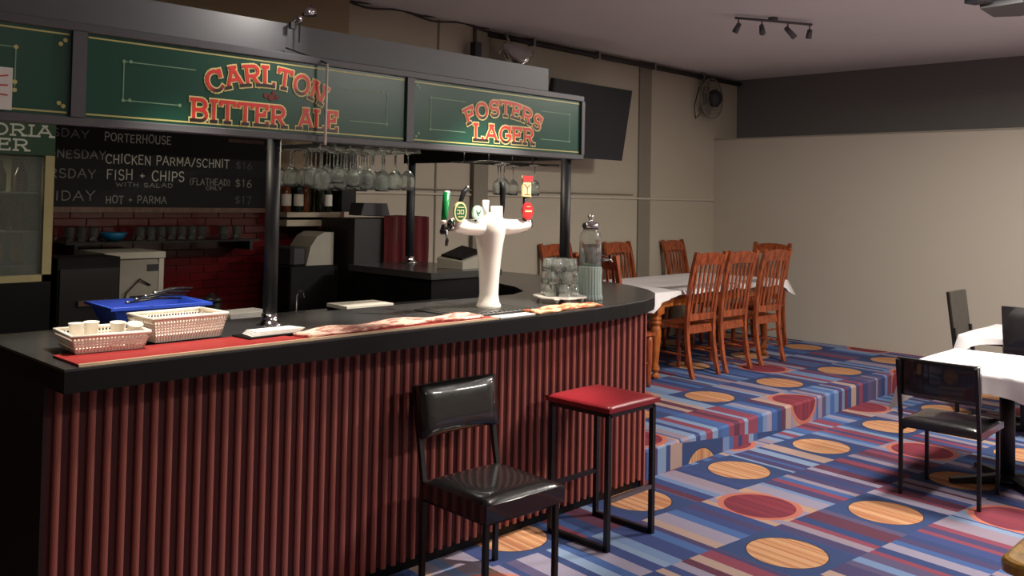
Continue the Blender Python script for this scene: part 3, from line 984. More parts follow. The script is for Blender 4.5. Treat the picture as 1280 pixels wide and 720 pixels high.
def tapset(x, z, kind):
    y = -.01
    f = G().lathe([(.012, 0), (.014, .012), (.008, .03), (.006, .05)], x, y, z, 12).build('lever', M_blackmetal, bt)
    if kind == 'green':
        G().tube([(x, y, z + .04), (x + .006, y, z + .075), (x + .018, y, z + .19)], [.012, .017, .019], 12).build('handle', M_hgreen, bt)
        G().lathe([(.012, 0), (.016, .01), (.014, .02)], x, y, z + .032, 12).build('collar', M_ceramic, bt)
        G().lathe([(.018, 0), (.015, .012), (.0, .015)], x + .018, y, z + .185, 12).build('cap', M_ceramic, bt)


def badge(x, z, rx, rz_, y, cols, mark):
    n = 20
    def disc(s, y0, y1, m, name, par):
        v = [(x + s * rx * math.cos(2 * PI * i / n), yy, z + s * rz_ * math.sin(2 * PI * i / n)) for yy in (y0, y1) for i in range(n)]
        f = [tuple(range(n)), tuple(range(2 * n - 1, n - 1, -1))] + [(i, n + i, n + (i + 1) % n, (i + 1) % n) for i in range(n)]
        return G().add(v, f).build(name, m, par)
    b_ = disc(1, y, y + .012, cols[0], 'badge', bt)
    disc(.82, y - .001, y + .002, cols[1], 'badge_face', b_)
    g = G()
    for (pts) in mark: ribbon(g, [(x + p[0] * rx, z + p[1] * rz_) for p in pts], .004, y - .002)
    g.build('badge_print', cols[2], b_, False)
    G().tube([(x, y + .012, z - rz_ * .8), (x, y + .03, z - rz_ - .02)], .006, 8).build('badge_stem', M_blackmetal, bt)


M_badgec = mat('badge_cream', (214, 208, 150), .4)
M_badgeg = mat('badge_dark_green', (36, 84, 50), .4)
M_badgem = mat('badge_mint', (190, 224, 204), .4)
M_badger = mat('badge_red', (186, 40, 44), .4)
tapset(-.335, .405, 'green')
G().tube([(-.335, .0, .40), (-.335, -.03, .40), (-.34, -.045, .36), (-.345, -.045, .33)], [.016, .012, .009, .007], 10).build('spout', M_blackmetal, bt)
G().tube([(-.27, -.01, .42), (-.345, -.01, .405)], .013, 10).build('shank', M_blackmetal, bt)
mk = [[(-.5, .45), (.5, .45)], [(-.6, .15), (-.2, .15), (-.2, -.2), (-.6, -.2)], [(.0, .15), (.0, -.2), (.45, -.2), (.45, .15), (0, .15)], [(-.4, -.5), (.4, -.5)]]
badge(-.262, .5, .042, .05, -.055, [M_badgec, M_badgeg, M_badgec], mk)
badge(-.135, .495, .036, .037, -.05, [M_badgem, M_badgem, M_badgeg], [[(-.4, .3), (0, -.4), (.4, .3)], [(-.3, 0), (.3, 0)]])
badge(.232, .505, .04, .048, -.055, [M_badger, M_badger, M_badgec], [[(-.6, 0.05), (.6, .05)], [(-.6, -.05), (.6, -.05)], [(-.3, .5), (.3, .5)]])
# tall red and cream badge above
g = G().box(.195, .27, -.045, -.03, .58, .695, bev=.008).build('tall_badge', M_badgec, bt)
G().box(.195, .27, -.048, -.045, .665, .695).build('badge_band', M_badger, g)
gg = G(); ribbon(gg, [(.21, .65), (.232, .63), (.255, .65)], .006, -.0462); ribbon(gg, [(.232, .63), (.232, .6)], .006, -.0462); ribbon(gg, [(.21, .595), (.255, .595)], .004, -.0462)
gg.build('badge_print', M_badger, g, False)
G().tube([(.232, -.03, .46), (.232, -.03, .58)], .012, 8).build('badge_post', M_dark, bt)
# plain white and dark handles in the middle
G().tube([(-.045, .0, .46), (-.035, 0, .56)], [.02, .018], 14).build('handle', M_ceramic, bt)
G().tube([(.045, .0, .45), (.045, 0, .53)], [.035, .032], 14).build('handle', M_ceramic, bt)
G().tube([(.11, .03, .44), (.12, .03, .52), (.118, .03, .62), (.11, .03, .66)], [.008, .013, .017, .012], 12).build('dark_handle', M_dark, bt)
G().tube([(-.2, .03, .44), (-.19, .03, .54), (-.165, .03, .60), (-.14, .03, .625)], [.008, .011, .014, .01], 12).build('dark_handle', M_dark, bt)
G().lathe([(.011, 0), (.01, .012), (0, .014)], -.14, .03, .618, 10).build('handle_tip', M_steel, bt)

dt = thing('drip_tray', 'stainless steel drip tray with a slotted grill under the white beer font', 'drip tray', (3.28, 3.42, ZT + .0005), 0)
G().box(-.27, .27, -.165, .2, 0, .007, bev=.003).build('pan', M_steel, dt)
for k in range(16):
    xx = -.24 + k * .032
    G().box(xx - .009, xx + .009, -.155, .185, .0075, .0115).build('grill_bar', M_steel, dt)
# white slip at the front of tray
t = thing('drink_coaster', 'white card coaster on the bar top in front of the beer font', 'coaster', (3.22, 3.155, ZT + .001))
G().box(-.08, .17, -.035, .04, 0, .004, bev=.001).build('card', M_paper, t)

# ------------------------------------------------------------------ tray of tumblers and water dispenser
tcx, tcy = 3.925, 3.43
t = thing('footed_tray', 'ornate white footed tray carrying the upturned tumblers', 'tray', (tcx, tcy, ZT + .001))
n = 24
pts = [((.148 + .008 * math.cos(6 * 2 * PI * i / n)) * math.cos(2 * PI * i / n), (.148 + .008 * math.cos(6 * 2 * PI * i / n)) * math.sin(2 * PI * i / n)) for i in range(n)]
G().prism(pts, .028, .036).build('plate', M_ceramic, t)
for k in range(4):
    a = R(215 + 90 * k)
    G().lathe([(.006, 0), (.009, .005), (.012, .015), (.024, .028)], .125 * math.cos(a), .125 * math.sin(a), 0, 10).build('foot', M_ceramic, t)
tg = G().lathe([(.032, 0), (.0345, .001), (.034, .03), (.030, .068), (.0, .07), (0, .064), (.027, .063), (.031, .03), (.0325, .002)], n=14)
tum0 = None
for lay in range(3):
    for q in range(7):
        a = q * PI / 3 + lay * .25
        rr = 0 if q == 6 else (.077, .073, .0695)[lay]
        if tum0 is None: tum0 = tg.build('tumbler', M_glass); o = tum0
        else: o = tum0.copy(); C.objects.link(o)
        tag(o, 'upturned tumbler in the %s tier on the footed tray, %s' % (('bottom', 'middle', 'top')[lay], ('toward the wall corner', 'at the rear right', 'at the rear left', 'toward the left post', 'at the front left', 'at the front right', 'in the centre of the tier')[q]), 'tumbler', 'tumblers stacked on the footed tray')
        o.location = (tcx + rr * math.cos(a), tcy + rr * math.sin(a), ZT + .0375 + lay * .0708)

t = thing('drink_dispenser', 'clear glass drink dispenser with a chrome lid and a small side tap', 'drink dispenser', (4.17, 3.41, ZT + .001))
n = 32
pr = []
g = G()
v = []
for r_, z in ((.074, 0), (.076, .01), (.07, .03), (.066, .12), (.068, .19), (.062, .195), (.06, .12), (.064, .035), (.066, .012)):
    for i in range(48):
        q = r_ + (.0018 if i % 2 else -.0018)
        v.append((q * math.cos(2 * PI * i / 48), q * math.sin(2 * PI * i / 48), z))
f = []
for k in range(8):
    for i in range(48): f.append((k * 48 + i, k * 48 + (i + 1) % 48, (k + 1) * 48 + (i + 1) % 48, (k + 1) * 48 + i))
f.append(tuple(range(47, -1, -1))); f.append(tuple(8 * 48 + i for i in range(48)))
M_ribbed = mat('ribbed_pale_glass', (214, 230, 226), .12, trans=.6, var=.02)
g.add(v, f); g.build('ribbed_stand', M_ribbed, t)
G().lathe([(.055, .197), (.064, .2), (.066, .22), (.066, .36), (.058, .39), (.045, .40), (.045, .42), (.042, .42), (.042, .40), (.055, .388), (.063, .36), (.063, .222), (.052, .203), (0, .203)], n=32).build('jar', M_glass, t)
G().lathe([(.05, .42), (.052, .425), (.05, .445), (.03, .452), (.012, .456), (.012, .47), (.02, .485), (.012, .5), (0, .502)], n=24).build('lid', M_chrome, t)
G().tube([(.05, -.055, .235), (.08, -.085, .235), (.09, -.095, .22)], [.011, .009, .007], 10).build('spigot', M_chrome, t)
G().tube([(.078, -.083, .24), (.078, -.083, .262)], .008, 8).build('spigot_lever', M_dark, t)
G().lathe([(.03, .204), (.03, .3), (.024, .31)], n=16).build('inner_core', M_steel, t)

# raised black cabinet on the return with the till
t = thing('return_cabinet', 'black cabinet with a grey top at the rear corner of the bar', 'cabinet', (4.15, 4.9, 0))
G().box(-.35, .24, -.5, .35, 0, 1.2).build('body', M_dark, t)
G().box(-.37, .26, -.52, .37, 1.2, 1.243).build('cabinet_top', M_top, t)
t = thing('cash_till', 'small grey till with a sloping top on the black cabinet behind the bar', 'till', (4.24, 4.60, 1.244), R(10))
g = G(); v = [(-.12, -.1, 0), (.14, -.1, 0), (.14, .12, 0), (-.12, .12, 0), (-.12, -.1, .05), (.14, -.1, .1), (.14, .12, .13), (-.12, .12, .07)]
g.add(v, [(3, 2, 1, 0), (4, 5, 6, 7), (0, 1, 5, 4), (2, 3, 7, 6), (0, 4, 7, 3), (1, 2, 6, 5)]); g.build('body', M_apl, t)
G().add([(-.1, -.08, .062), (.13, -.08, .105), (.13, .1, .135), (-.1, .1, .08), (-.1, -.08, .072), (.13, -.08, .115), (.13, .1, .145), (-.1, .1, .09)],
        [(3, 2, 1, 0), (4, 5, 6, 7), (0, 1, 5, 4), (2, 3, 7, 6), (0, 4, 7, 3), (1, 2, 6, 5)]).build('keypad', M_dark, t)

# ================================================================== BACK BAR
bb = thing('back_bar', 'black back counter under the red tiles', 'counter', (1.9, 5.4, 0))
G().box(0, 1.93, .02, .55, 0, .87).build('body', M_cabfront, bb)
G().box(0, 1.93, 0, .552, .87, .9).build('counter_top', M_dark, bb)
for k in range(4):
    d = G().box(.02 + k * .478, .48 + k * .478, 0, .02, .06, .85).build('door', M_cabfront, bb)
    G().box(.42 + k * .478, .435 + k * .478, -.02, 0, .6, .75).build('handle', M_steel, d)

# upright glass-door fridge
fx, fy = 1.43, 5.02
t = thing('drinks_fridge', 'upright glass-door fridge with a green header at the left of the back bar', 'fridge', (fx, fy, 0))
FW = .3
g = G().box(-FW, FW, .06, .62, 0, .12).box(-FW, -FW + .03, .06, .62, .12, 2.09).box(FW - .03, FW, .06, .62, .12, 2.09).box(-FW, FW, .59, .62, .12, 2.09).box(-FW, FW, .06, .62, 1.9, 2.09)
g.build('cabinet', M_dark, t)
h = G().box(-FW, FW, .0, .06, 1.9, 2.09).build('header', M_blueline, t)
text_obj('header_lettering', M_white, h, (-FW + .012, -.002, 1.998), 'VICTORIA', .57, .054, .0095)
text_obj('header_lettering', M_white, h, (-FW + .05, -.002, 1.922), 'BITTER', .42, .054, .0095)
d = G().box(-FW, -FW + .045, 0, .05, 1.25, 1.9).box(FW - .045, FW, 0, .05, 1.25, 1.9).box(-FW, FW, 0, .05, 1.25, 1.285).build('door', M_liner, t)
G().box(-FW + .045, FW - .045, .02, .026, 1.285, 1.9).build('glass', M_pane, d)
G().box(-FW, FW, 0, .055, .12, 1.25).build('lower_panel', M_dark, t)
G().box(-FW + .03, FW - .03, .58, .589, .3, 1.9).build('liner', M_liner, t)
for zz in (1.32, 1.5, 1.7):
    G().box(-FW + .04, FW - .04, .1, .57, zz, zz + .01).build('shelf', M_steel, t)
    for k in range(5):
        o = G().lathe([(.03, 0), (.032, .01), (.032, .09), (.014, .13), (.014, .16), (0, .162)], fx - .2 + k * .1, fy + .2, zz + .0105, 12).build('beer_bottle', M_yellow if zz < 1.4 else M_amber)
        tag(o, 'small bottle in the glass-door fridge, %s from the left on the %s shelf' % (ORD[k], 'lowest' if zz < 1.4 else ('middle' if zz < 1.6 else 'highest')), 'bottle', 'bottles in the fridge')

# menu board
mb = thing('menu_board', 'black chalkboard with the weekly specials hand-lettered in white', 'menu board', (1.5, 5.93, 1.6))
G().box(0, 2.02, 0, .03, .02, .56).build('board', M_chalkb, mb)
G().box(.0, 2.02, -.02, .03, -.012, .02).build('ledge', M_ledge, mb)
G().box(1.7, 1.98, -.004, 0, .485, .51).build('paper_strip', M_ledge, mb)


def chalk(txt, px, pz, w_, h_, m=M_chalk, th_=.0065):
    tot = sum(GL[c][0] + .16 for c in txt) - .16
    q = 0
    for word in txt.split(' '):
        ww = sum(GL[c][0] + .16 for c in word) - .16
        text_obj('chalk_lettering', m, mb, (px + q / tot * w_ - 1.5, -.0015, pz - 1.6), word, ww / tot * w_, h_, th_, serif=False, jitter=.07)
        q += ww + .16 + GL[' '][0] + .16


chalk('TUESDAY', 1.86, 2.055, .38, .048, M_chalk2)
chalk('PORTERHOUSE', 2.34, 2.045, .44, .05)
chalk('WEDNESDAY', 1.89, 1.925, .46, .05, M_chalk2)
chalk('CHICKEN PARMA/SCHNIT', 2.35, 1.905, .86, .055)
chalk('THURSDAY', 1.84, 1.80, .45, .055, M_chalk2)
chalk('FISH + CHIPS', 2.36, 1.80, .52, .062)
chalk('(FLATHEAD)', 2.92, 1.78, .30, .04, M_chalk2)
chalk('WITH SALAD', 2.42, 1.755, .38, .026, M_chalk2, .005)
chalk('ONLY', 3.04, 1.745, .12, .024, M_chalk2, .005)
chalk('FRIDAY', 1.92, 1.665, .37, .056, M_chalk2)
chalk('HOT + PARMA', 2.36, 1.645, .40, .045, M_chalk2)
chalk('$16', 3.26, 1.90, .13, .045, M_frame)
chalk('$16', 3.26, 1.77, .13, .05, M_chalk2)
chalk('$17', 3.26, 1.65, .13, .05, M_frame)

# shelf with the blue bowl and tumblers
sh = thing('glass_shelf', 'long dark wire shelf with glasses against the red tiles', 'shelf', (2.05, 5.72, 1.395))
G().box(0, 1.3, 0, .22, 0, .012).build('board', M_blackmetal, sh)
for xx in (.05, 1.22): G().box(xx, xx + .02, .0, .222, -.06, 0).build('bracket', M_blackmetal, sh)
g0 = None
for i, x in enumerate((2.09, 2.16, 2.23, 2.52, 2.59, 2.66, 2.73, 2.8, 2.87, 2.94, 3.1, 3.2)):
    g = G().lathe([(.026, 0), (.032, .09), (.0305, .09), (.024, .006), (0, .006)], n=12)
    if g0 is None: g0 = g.build('beer_glass', M_glass); o = g0
    else: o = g0.copy(); C.objects.link(o)
    tag(o, 'empty beer glass, %s from the left on the shelf below the menu board' % ORD[i], 'glass', 'beer glasses on the tile-wall shelf')
    o.location = (x, 5.78, 1.408)
o = G().lathe([(.03, 0), (.06, .02), (.085, .055), (.082, .055), (.055, .022), (0, .008)], 2.36, 5.8, 1.408, 24).build('blue_bowl', M_cyan)
tag(o, 'bright blue bowl on the dark shelf below the menu board', 'bowl')

t = thing('ice_machine', 'light grey countertop machine with a door on the back counter', 'machine', (2.33, 5.42, .901))
G().box(-.17, .19, 0, .42, 0, .42, bev=.008).build('body', M_apl, t)
G().box(-.175, .195, -.015, .42, .42, .46, bev=.006).build('lid', M_apl2, t)
d = G().box(-.155, .15, -.012, 0, .02, .4).build('door', M_apl, t)
G().box(-.02, .06, -.016, -.012, .1, .2).build('hatch', M_fand, d)
G().box(.08, .15, -.016, -.012, .345, .385).build('display', M_fand, d)
G().tube([(-.08, -.02, .08), (-.05, -.03, .22), (.03, -.03, .3), (.1, -.02, .26)], .005, 6).build('hose', M_cable, d)
G().box(.155, .185, -.01, 0, .02, .42).build('edge_strip', M_apl2, t)
t = thing('black_cupboard', 'tall black cupboard between the fridge and the grey machine', 'cupboard', (1.95, 5.1, 0))
G().box(-.16, .17, 0, .26, .0, 1.36).build('body', M_dark, t)
G().box(-.15, .16, -.012, 0, .05, 1.3).build('door', M_cabfront, t)
G().box(-.06, .1, -.03, -.012, 1.1, 1.13).build('handle', M_ledge, t)

# bottles shelf
bs = thing('bottle_shelf', 'pale double shelf carrying bottles right of the menu board', 'shelf', (3.56, 5.72, 1.5))
G().box(0, .46, 0, .23, .06, .095).build('board', M_shelf, bs)
G().box(0, .44, 0, .23, -.005, .04).build('board', M_shelf, bs)
G().box(.0, .03, .05, .23, .04, .06).build('support', M_dark, bs)
G().box(.40, .43, .05, .23, .04, .06).build('support', M_dark, bs)
G().box(.47, .60, 0, .24, .1, .62).build('side_panel', M_dark, bs)
for i, (x, y, h, mm, lb) in enumerate(((3.60, 5.80, .26, M_amber, 1), (3.66, 5.86, .28, M_bottle, 0), (3.69, 5.78, .30, M_bottle, 1), (3.77, 5.82, .28, M_amber, 0), (3.83, 5.86, .31, M_bottle, 0), (3.875, 5.78, .29, M_bottle, 0), (3.955, 5.80, .30, M_bottle, 1))):
    t = thing('spirit_bottle', ['amber bottle with pale label at the left end of the shelf', 'dark bottle second from left on the pale bottle shelf', 'dark bottle with pale label near the left of the shelf', 'amber bottle without label in the middle of the shelf',
                                'tallest dark bottle on the pale bottle shelf', 'dark bottle second from right on the bottle shelf', 'dark wine bottle with white label at the right end'][i], 'bottle', (x, y, 1.596), 0, 'bottles on the pale shelf')
    s = h / .3
    G().lathe([(.034, 0), (.036, .006), (.036, .17 * s), (.03, .2 * s), (.014, .225 * s), (.013, .29 * s), (.0, .295 * s)], n=16).build('glass', mm, t)
    G().lathe([(.0145, .26 * s), (.0145, .3 * s), (0, .302 * s)], n=12).build('cap', M_dark, t)
    if lb: G().lathe([(.0365, .045), (.0368, .046), (.0368, .13), (.0365, .131)], n=16).build('label', M_label, t)

# grey hooded machine on black stand, left of curtain cabinet
t = thing('hooded_machine', 'pale grey curved hood machine on a black stand before the tiles', 'machine', (3.55, 5.42, .901))
G().box(-.14, .26, 0, .3, 0, .33, bev=.01).build('stand', M_dark, t)
pts = [(-.0, .33), (.22, .33), (.22, .56), (.14, .56), (.08, .53), (.03, .46)]
n = len(pts)
v = [(x, y, z) for y in (.02, .28) for x, z in pts]
G().add(v, [tuple(range(n)), tuple(range(2 * n - 1, n - 1, -1))] + [(i, n + i, n + (i + 1) % n, (i + 1) % n) for i in range(n)]).build('hood', M_apl, t)
G().box(-.12, .0, .02, .28, .33, .46, bev=.02).build('side_box', M_fand, t)

# cabinet with the maroon curtain
t = thing('curtained_cabinet', 'black cabinet half covered by a maroon cloth at the right of the back bar', 'cabinet', (4.26, 5.3, 0))
G().box(-.41, .22, 0, .41, 0, 1.56).build('body', M_cabfront, t)
def fn(u, v): 
    return (-.17 + u * .42, -.02 - .012 * math.sin(u * 34) - .01 * math.sin(u * 13 + v * 2), 1.575 - v * .37)
g = G().grid(fn, 60, 8)
g.grid(lambda u, v: (-.17 + u * .42, -.02 + v * .4 + (.0 if v else -.012 * math.sin(u * 34) - .01 * math.sin(u * 13)), 1.575 + .003 * math.sin(u * 20)), 60, 3)
cu = g.build('curtain', M_curtain, t)
G().box(-.15, .24, -.012, 0, 1.13, 1.165).build('drawer_rail', M_ledge, t)
o = G().prism([(-.13, -.08), (.13, -.08), (.11, .1), (-.11, .1)], 0, .09)
o.v = [(x * (1 - z * 2.2), y, z) for x, y, z in o.v]
o = o.build('radio_box', M_fand); o.location = (4.06, 5.42, 1.582)
tag(o, 'dark grey box with sloping sides on top of the curtained cabinet', 'box')

# ================================================================== TV, wall fan, lamps
tv = thing('television', 'black wall television tilted downward behind the right end of the canopy', 'television', (6.73, 5.56, 2.48))
tilt = Matrix.Rotation(R(9.5), 4, 'X')
tv2 = tilt
def tl_(g):
    g.v = [tuple(tilt @ Vector(v)) for v in g.v]; return g
tl_(G().box(-.59, .59, -.03, .03, -.355, .355, bev=.008)).build('casing', M_tv, tv)
tl_(G().box(-.57, .57, -.034, -.03, -.31, .335)).build('screen', mat('tv_screen', (30, 34, 40), .3), tv)
G().box(-.12, .12, .0, .46, -.06, .06).build('wall_bracket', M_blackmetal, tv)

fn_ = thing('wall_fan', 'grey round wall fan high in the far corner above the wall rail', 'fan', (9.52, 5.93, 2.98))
g = G()
for rr in (.24, .19, .14, .09):
    g.tube([(rr * math.cos(2 * PI * i / 28), -.0 - (.24 - rr) * .25, rr * math.sin(2 * PI * i / 28)) for i in range(29)], .0045 if rr < .24 else .009, 6)
for k in range(20):
    a = 2 * PI * k / 20
    g.tube([(.07 * math.cos(a), -.045, .07 * math.sin(a)), (.24 * math.cos(a), 0, .24 * math.sin(a))], .0022, 4)
g.build('guard', M_pil, fn_)
g = G()
for k in range(3):
    a0 = 2 * PI * k / 3
    g.grid(lambda u, v: ((.05 + u * .165) * math.cos(a0 + (v - .5) * .9), .02 - .03 * (v - .5), (.05 + u * .165) * math.sin(a0 + (v - .5) * .9)), 4, 5)
g.build('blade', M_pil, fn_, False)
g = G().lathe([(.0, 0), (.07, .01), (.105, .05), (.105, .1), (.06, .13), (0, .135)], n=20)
g.v = [(x, -.11 + z, y) for x, y, z in g.v]
g.build('hub', M_fand, fn_)
G().tube([(0, .02, 0), (0, .09, -.06), (0, .118, -.12)], .022, 8).build('arm', M_fanm, fn_)
G().tube([(-.22, .04, .12), (-.26, .08, -.1), (-.2, .1, -.25), (-.1, .11, -.2)], .006, 6).build('cord', M_cable, fn_)

sp_ = thing('flood_lamp', 'chrome and clear glass flood lamp clipped to the dark conduit pipe', 'lamp', (5.93, 5.90, 3.25))
sp_.scale = (1.25, 1.25, 1.25)
G().tube([(0, 0, 0), (0, -.03, -.06)], .012, 8).build('stem', M_steel, sp_)
g = G().tube([(0, -.03, -.05), (-.12, -.05, -.17)], .005, 6); g.tube([(0, -.03, -.05), (.1, -.05, -.13)], .005, 6)
g.build('yoke', M_steel, sp_)
g = G().lathe([(.03, 0), (.045, .03), (.09, .10), (.12, .17), (.12, .2), (.112, .2), (.085, .10), (.04, .035), (0, .02)], n=24)
mt_ = Matrix.Translation((-.06, -.03, -.1)) @ Matrix.Rotation(R(132), 4, 'Y') @ Matrix.Rotation(R(20), 4, 'X')
g.v = [tuple(mt_ @ Vector(v)) for v in g.v]
g.build('reflector', M_chrome, sp_)
G().box(-.3, -.24, .0, .06, -.26, -.1).build('junction_box', M_fand, sp_)

tr_ = thing('track_light', 'small ceiling track with four little grey spot heads', 'track light', (6.95, 3.68, 3.289))
ax = Vector((.5, -.86, 0)).normalized()
a0, a1 = Vector((-.3, .25, -.03)), Vector((.36, -.1, -.03))
G().tube([a0, a1], .011, 8).build('track', M_fanm, tr_)
G().lathe([(.04, -.025), (.04, 0)], 0.02, .08, 0, 16).build('canopy_plate', M_fanm, tr_)
for k, u in enumerate((.04, .34, .68, .97)):
    p = a0.lerp(a1, u)
    dx, dy = ((-.02, .02), (-.06, -.04), (.06, -.03), (.0, .01))[k]
    hd = G().tube([p + Vector((0, 0, -.01)), p + Vector((0, 0, -.05))], .006, 6).build('head_arm', M_fanm, tr_)
    G().tube([p + Vector((-dx * .3, -dy * .3, -.045)), p + Vector((dx, dy, -.12))], [.02, .026], 12).build('spot_head', M_fanm, hd)

t = thing('ceiling_projector', 'grey angular projector on the ceiling at the upper right corner', 'projector', (7.15, 2.0, 3.289))
G().tube([(0, 0, 0), (0, 0, -.06)], .03, 10).build('mount', M_fanm, t)
G().prism([(-.22, -.15), (.2, -.2), (.28, .0), (.2, .16), (-.18, .14)], -.14, -.06).build('body', M_fanm, t)
G().prism([(-.34, .05), (-.24, .03), (-.22, .16), (-.32, .2)], -.12, -.07).build('lens_cover', M_fand, t)

# ================================================================== FURNITURE
def vinyl_chair(label, loc, rz, bh=.87, seat_h=.47, w_=.46, dpt=.44, pad=(.63, .87), legr=.011, group=None, wedge=.075, backlean=.06, vin=M_vinyl):
    """faces -y in its own frame; origin on the floor under the seat centre"""
    t = thing('black_chair', label, 'chair', loc, rz, group)
    hw, hd = w_ / 2, dpt / 2

    def cush(x0, x1, y0, y1, z0, z1, nx, ny, crown, lean=0):
        g = G()
        def top(u, v):
            e = 1 - max(abs(2 * u - 1), abs(2 * v - 1)) ** 6
            c = (1 - (2 * u - 1) ** 4) * (1 - (2 * v - 1) ** 4)
            return (x0 + u * (x1 - x0), y0 + v * (y1 - y0), z1 - .012 + .012 * min(1, e * 2) + crown * c)
        g.grid(top, nx, ny)
        g.v = [v for v in g.v]
        n0 = len(g.v)
        g.grid(lambda u, v: (x0 + u * (x1 - x0), y0 + v * (y1 - y0), z0), nx, ny)
        nu = nx + 1
        per = list(range(nu)) + [k * nu + nx for k in range(1, ny + 1)] + [ny * nu + i for i in range(nx - 1, -1, -1)] + [k * nu for k in range(ny - 1, 0, -1)]
        for a, b_ in zip(per, per[1:] + per[:1]): g.f.append((a, b_, n0 + b_, n0 + a)); g.sm.append(False)
        return g
    cush(-hw, hw, -hd, hd, seat_h - wedge, seat_h, 10, 10, .012).build('seat', vin, t)
    # backrest pad, built flat then stood up
    g = cush(-hw + .0, hw - .0, 0, pad[1] - pad[0], 0, .04, 12, 10, .026)
    def st(v):
        x, y, z = v
        zz = pad[0] + y
        curve = .02 * (1 - (x / hw) ** 2)
        return (x, hd - .0 - z + curve + backlean * (zz - seat_h) / .4, zz)
    g.v = [st(v) for v in g.v]
    g.build('backrest', vin, t)
    for s in (-1, 1):
        G().tube([(s * (hw - .025), -hd + .03, 0), (s * (hw - .025), -hd + .03, seat_h - wedge + .005)], legr, 8, square=True).build('leg', M_blackmetal, t)
        G().tube([(s * (hw - .012), hd - .0, 0), (s * (hw - .012), hd - .005, seat_h - .03), (s * (hw - .012), hd + .012 + backlean * .6, pad[0] + .06), (s * (hw - .012), hd + .022 + backlean, pad[1] - .01)], legr, 8, square=True).build('leg', M_blackmetal, t)
    g = G()
    for s in (-1, 1): g.tube([(s * (hw - .025), -hd + .03, seat_h - wedge - .01), (s * (hw - .02), hd - .01, seat_h - wedge - .01)], .009, 6)
    g.tube([(-(hw - .025), -hd + .03, seat_h - wedge - .01), ((hw - .025), -hd + .03, seat_h - wedge - .01)], .009, 6)
    g.build('seat_frame', M_blackmetal, t)
    return t


vinyl_chair('glossy black vinyl chair with its back against the slatted bar front', (2.88, 2.89, 0), R(-3), pad=(.645, .875), wedge=.085)
vinyl_chair('black steel chair at the near edge of the bright white table', (5.82, 1.94, 0), R(91), pad=(.595, .818), seat_h=.45, w_=.46, dpt=.44, legr=.010, wedge=.05, backlean=.03)

# bar stool
st = thing('bar_stool', 'square black steel bar stool with a red vinyl seat', 'stool', (3.765, 2.98, 0))
g = G()
def topf(u, v):
    e = max(abs(2 * u - 1), abs(2 * v - 1)) ** 8
    return (-.215 + .43 * u, -.215 + .43 * v, .715 - .014 * e + .01 * (1 - (2 * u - 1) ** 2) * (1 - (2 * v - 1) ** 2))
g.grid(topf, 14, 14)
n0 = len(g.v); g.grid(lambda u, v: (-.21 + .42 * u, -.21 + .42 * v, .678), 14, 14)
nu = 15
per = list(range(nu)) + [k * nu + 14 for k in range(1, 15)] + [14 * nu + i for i in range(13, -1, -1)] + [k * nu for k in range(13, 0, -1)]
for a, b_ in zip(per, per[1:] + per[:1]): g.f.append((a, b_, n0 + b_, n0 + a)); g.sm.append(False)
g.build('seat', M_redv, st)
a = .185
for sx in (-1, 1):
    for sy in (-1, 1):
        G().tube([(sx * a, sy * a, 0), (sx * a, sy * a, .665)], .0125, square=True).build('leg', M_blackmetal, st)
g = G()
for q in ([(-a, -a), (a, -a)], [(a, -a), (a, a)], [(a, a), (-a, a)], [(-a, a), (-a, -a)]):
    g.tube([(q[0][0], q[0][1], .665), (q[1][0], q[1][1], .665)], .0125, square=True)
g.build('seat_frame', M_blackmetal, st)
for sx in (-1, 1):
    G().tube([(sx * a, -a, .0125), (sx * a, a, .0125)], .0125, square=True).build('floor_rail', M_blackmetal, st)
for sy in (-1, 1):
    G().tube([(-a, sy * a, .245), (a, sy * a, .245)], .0105, square=True).build('footrest', M_steel if sy < 0 else M_blackmetal, st)


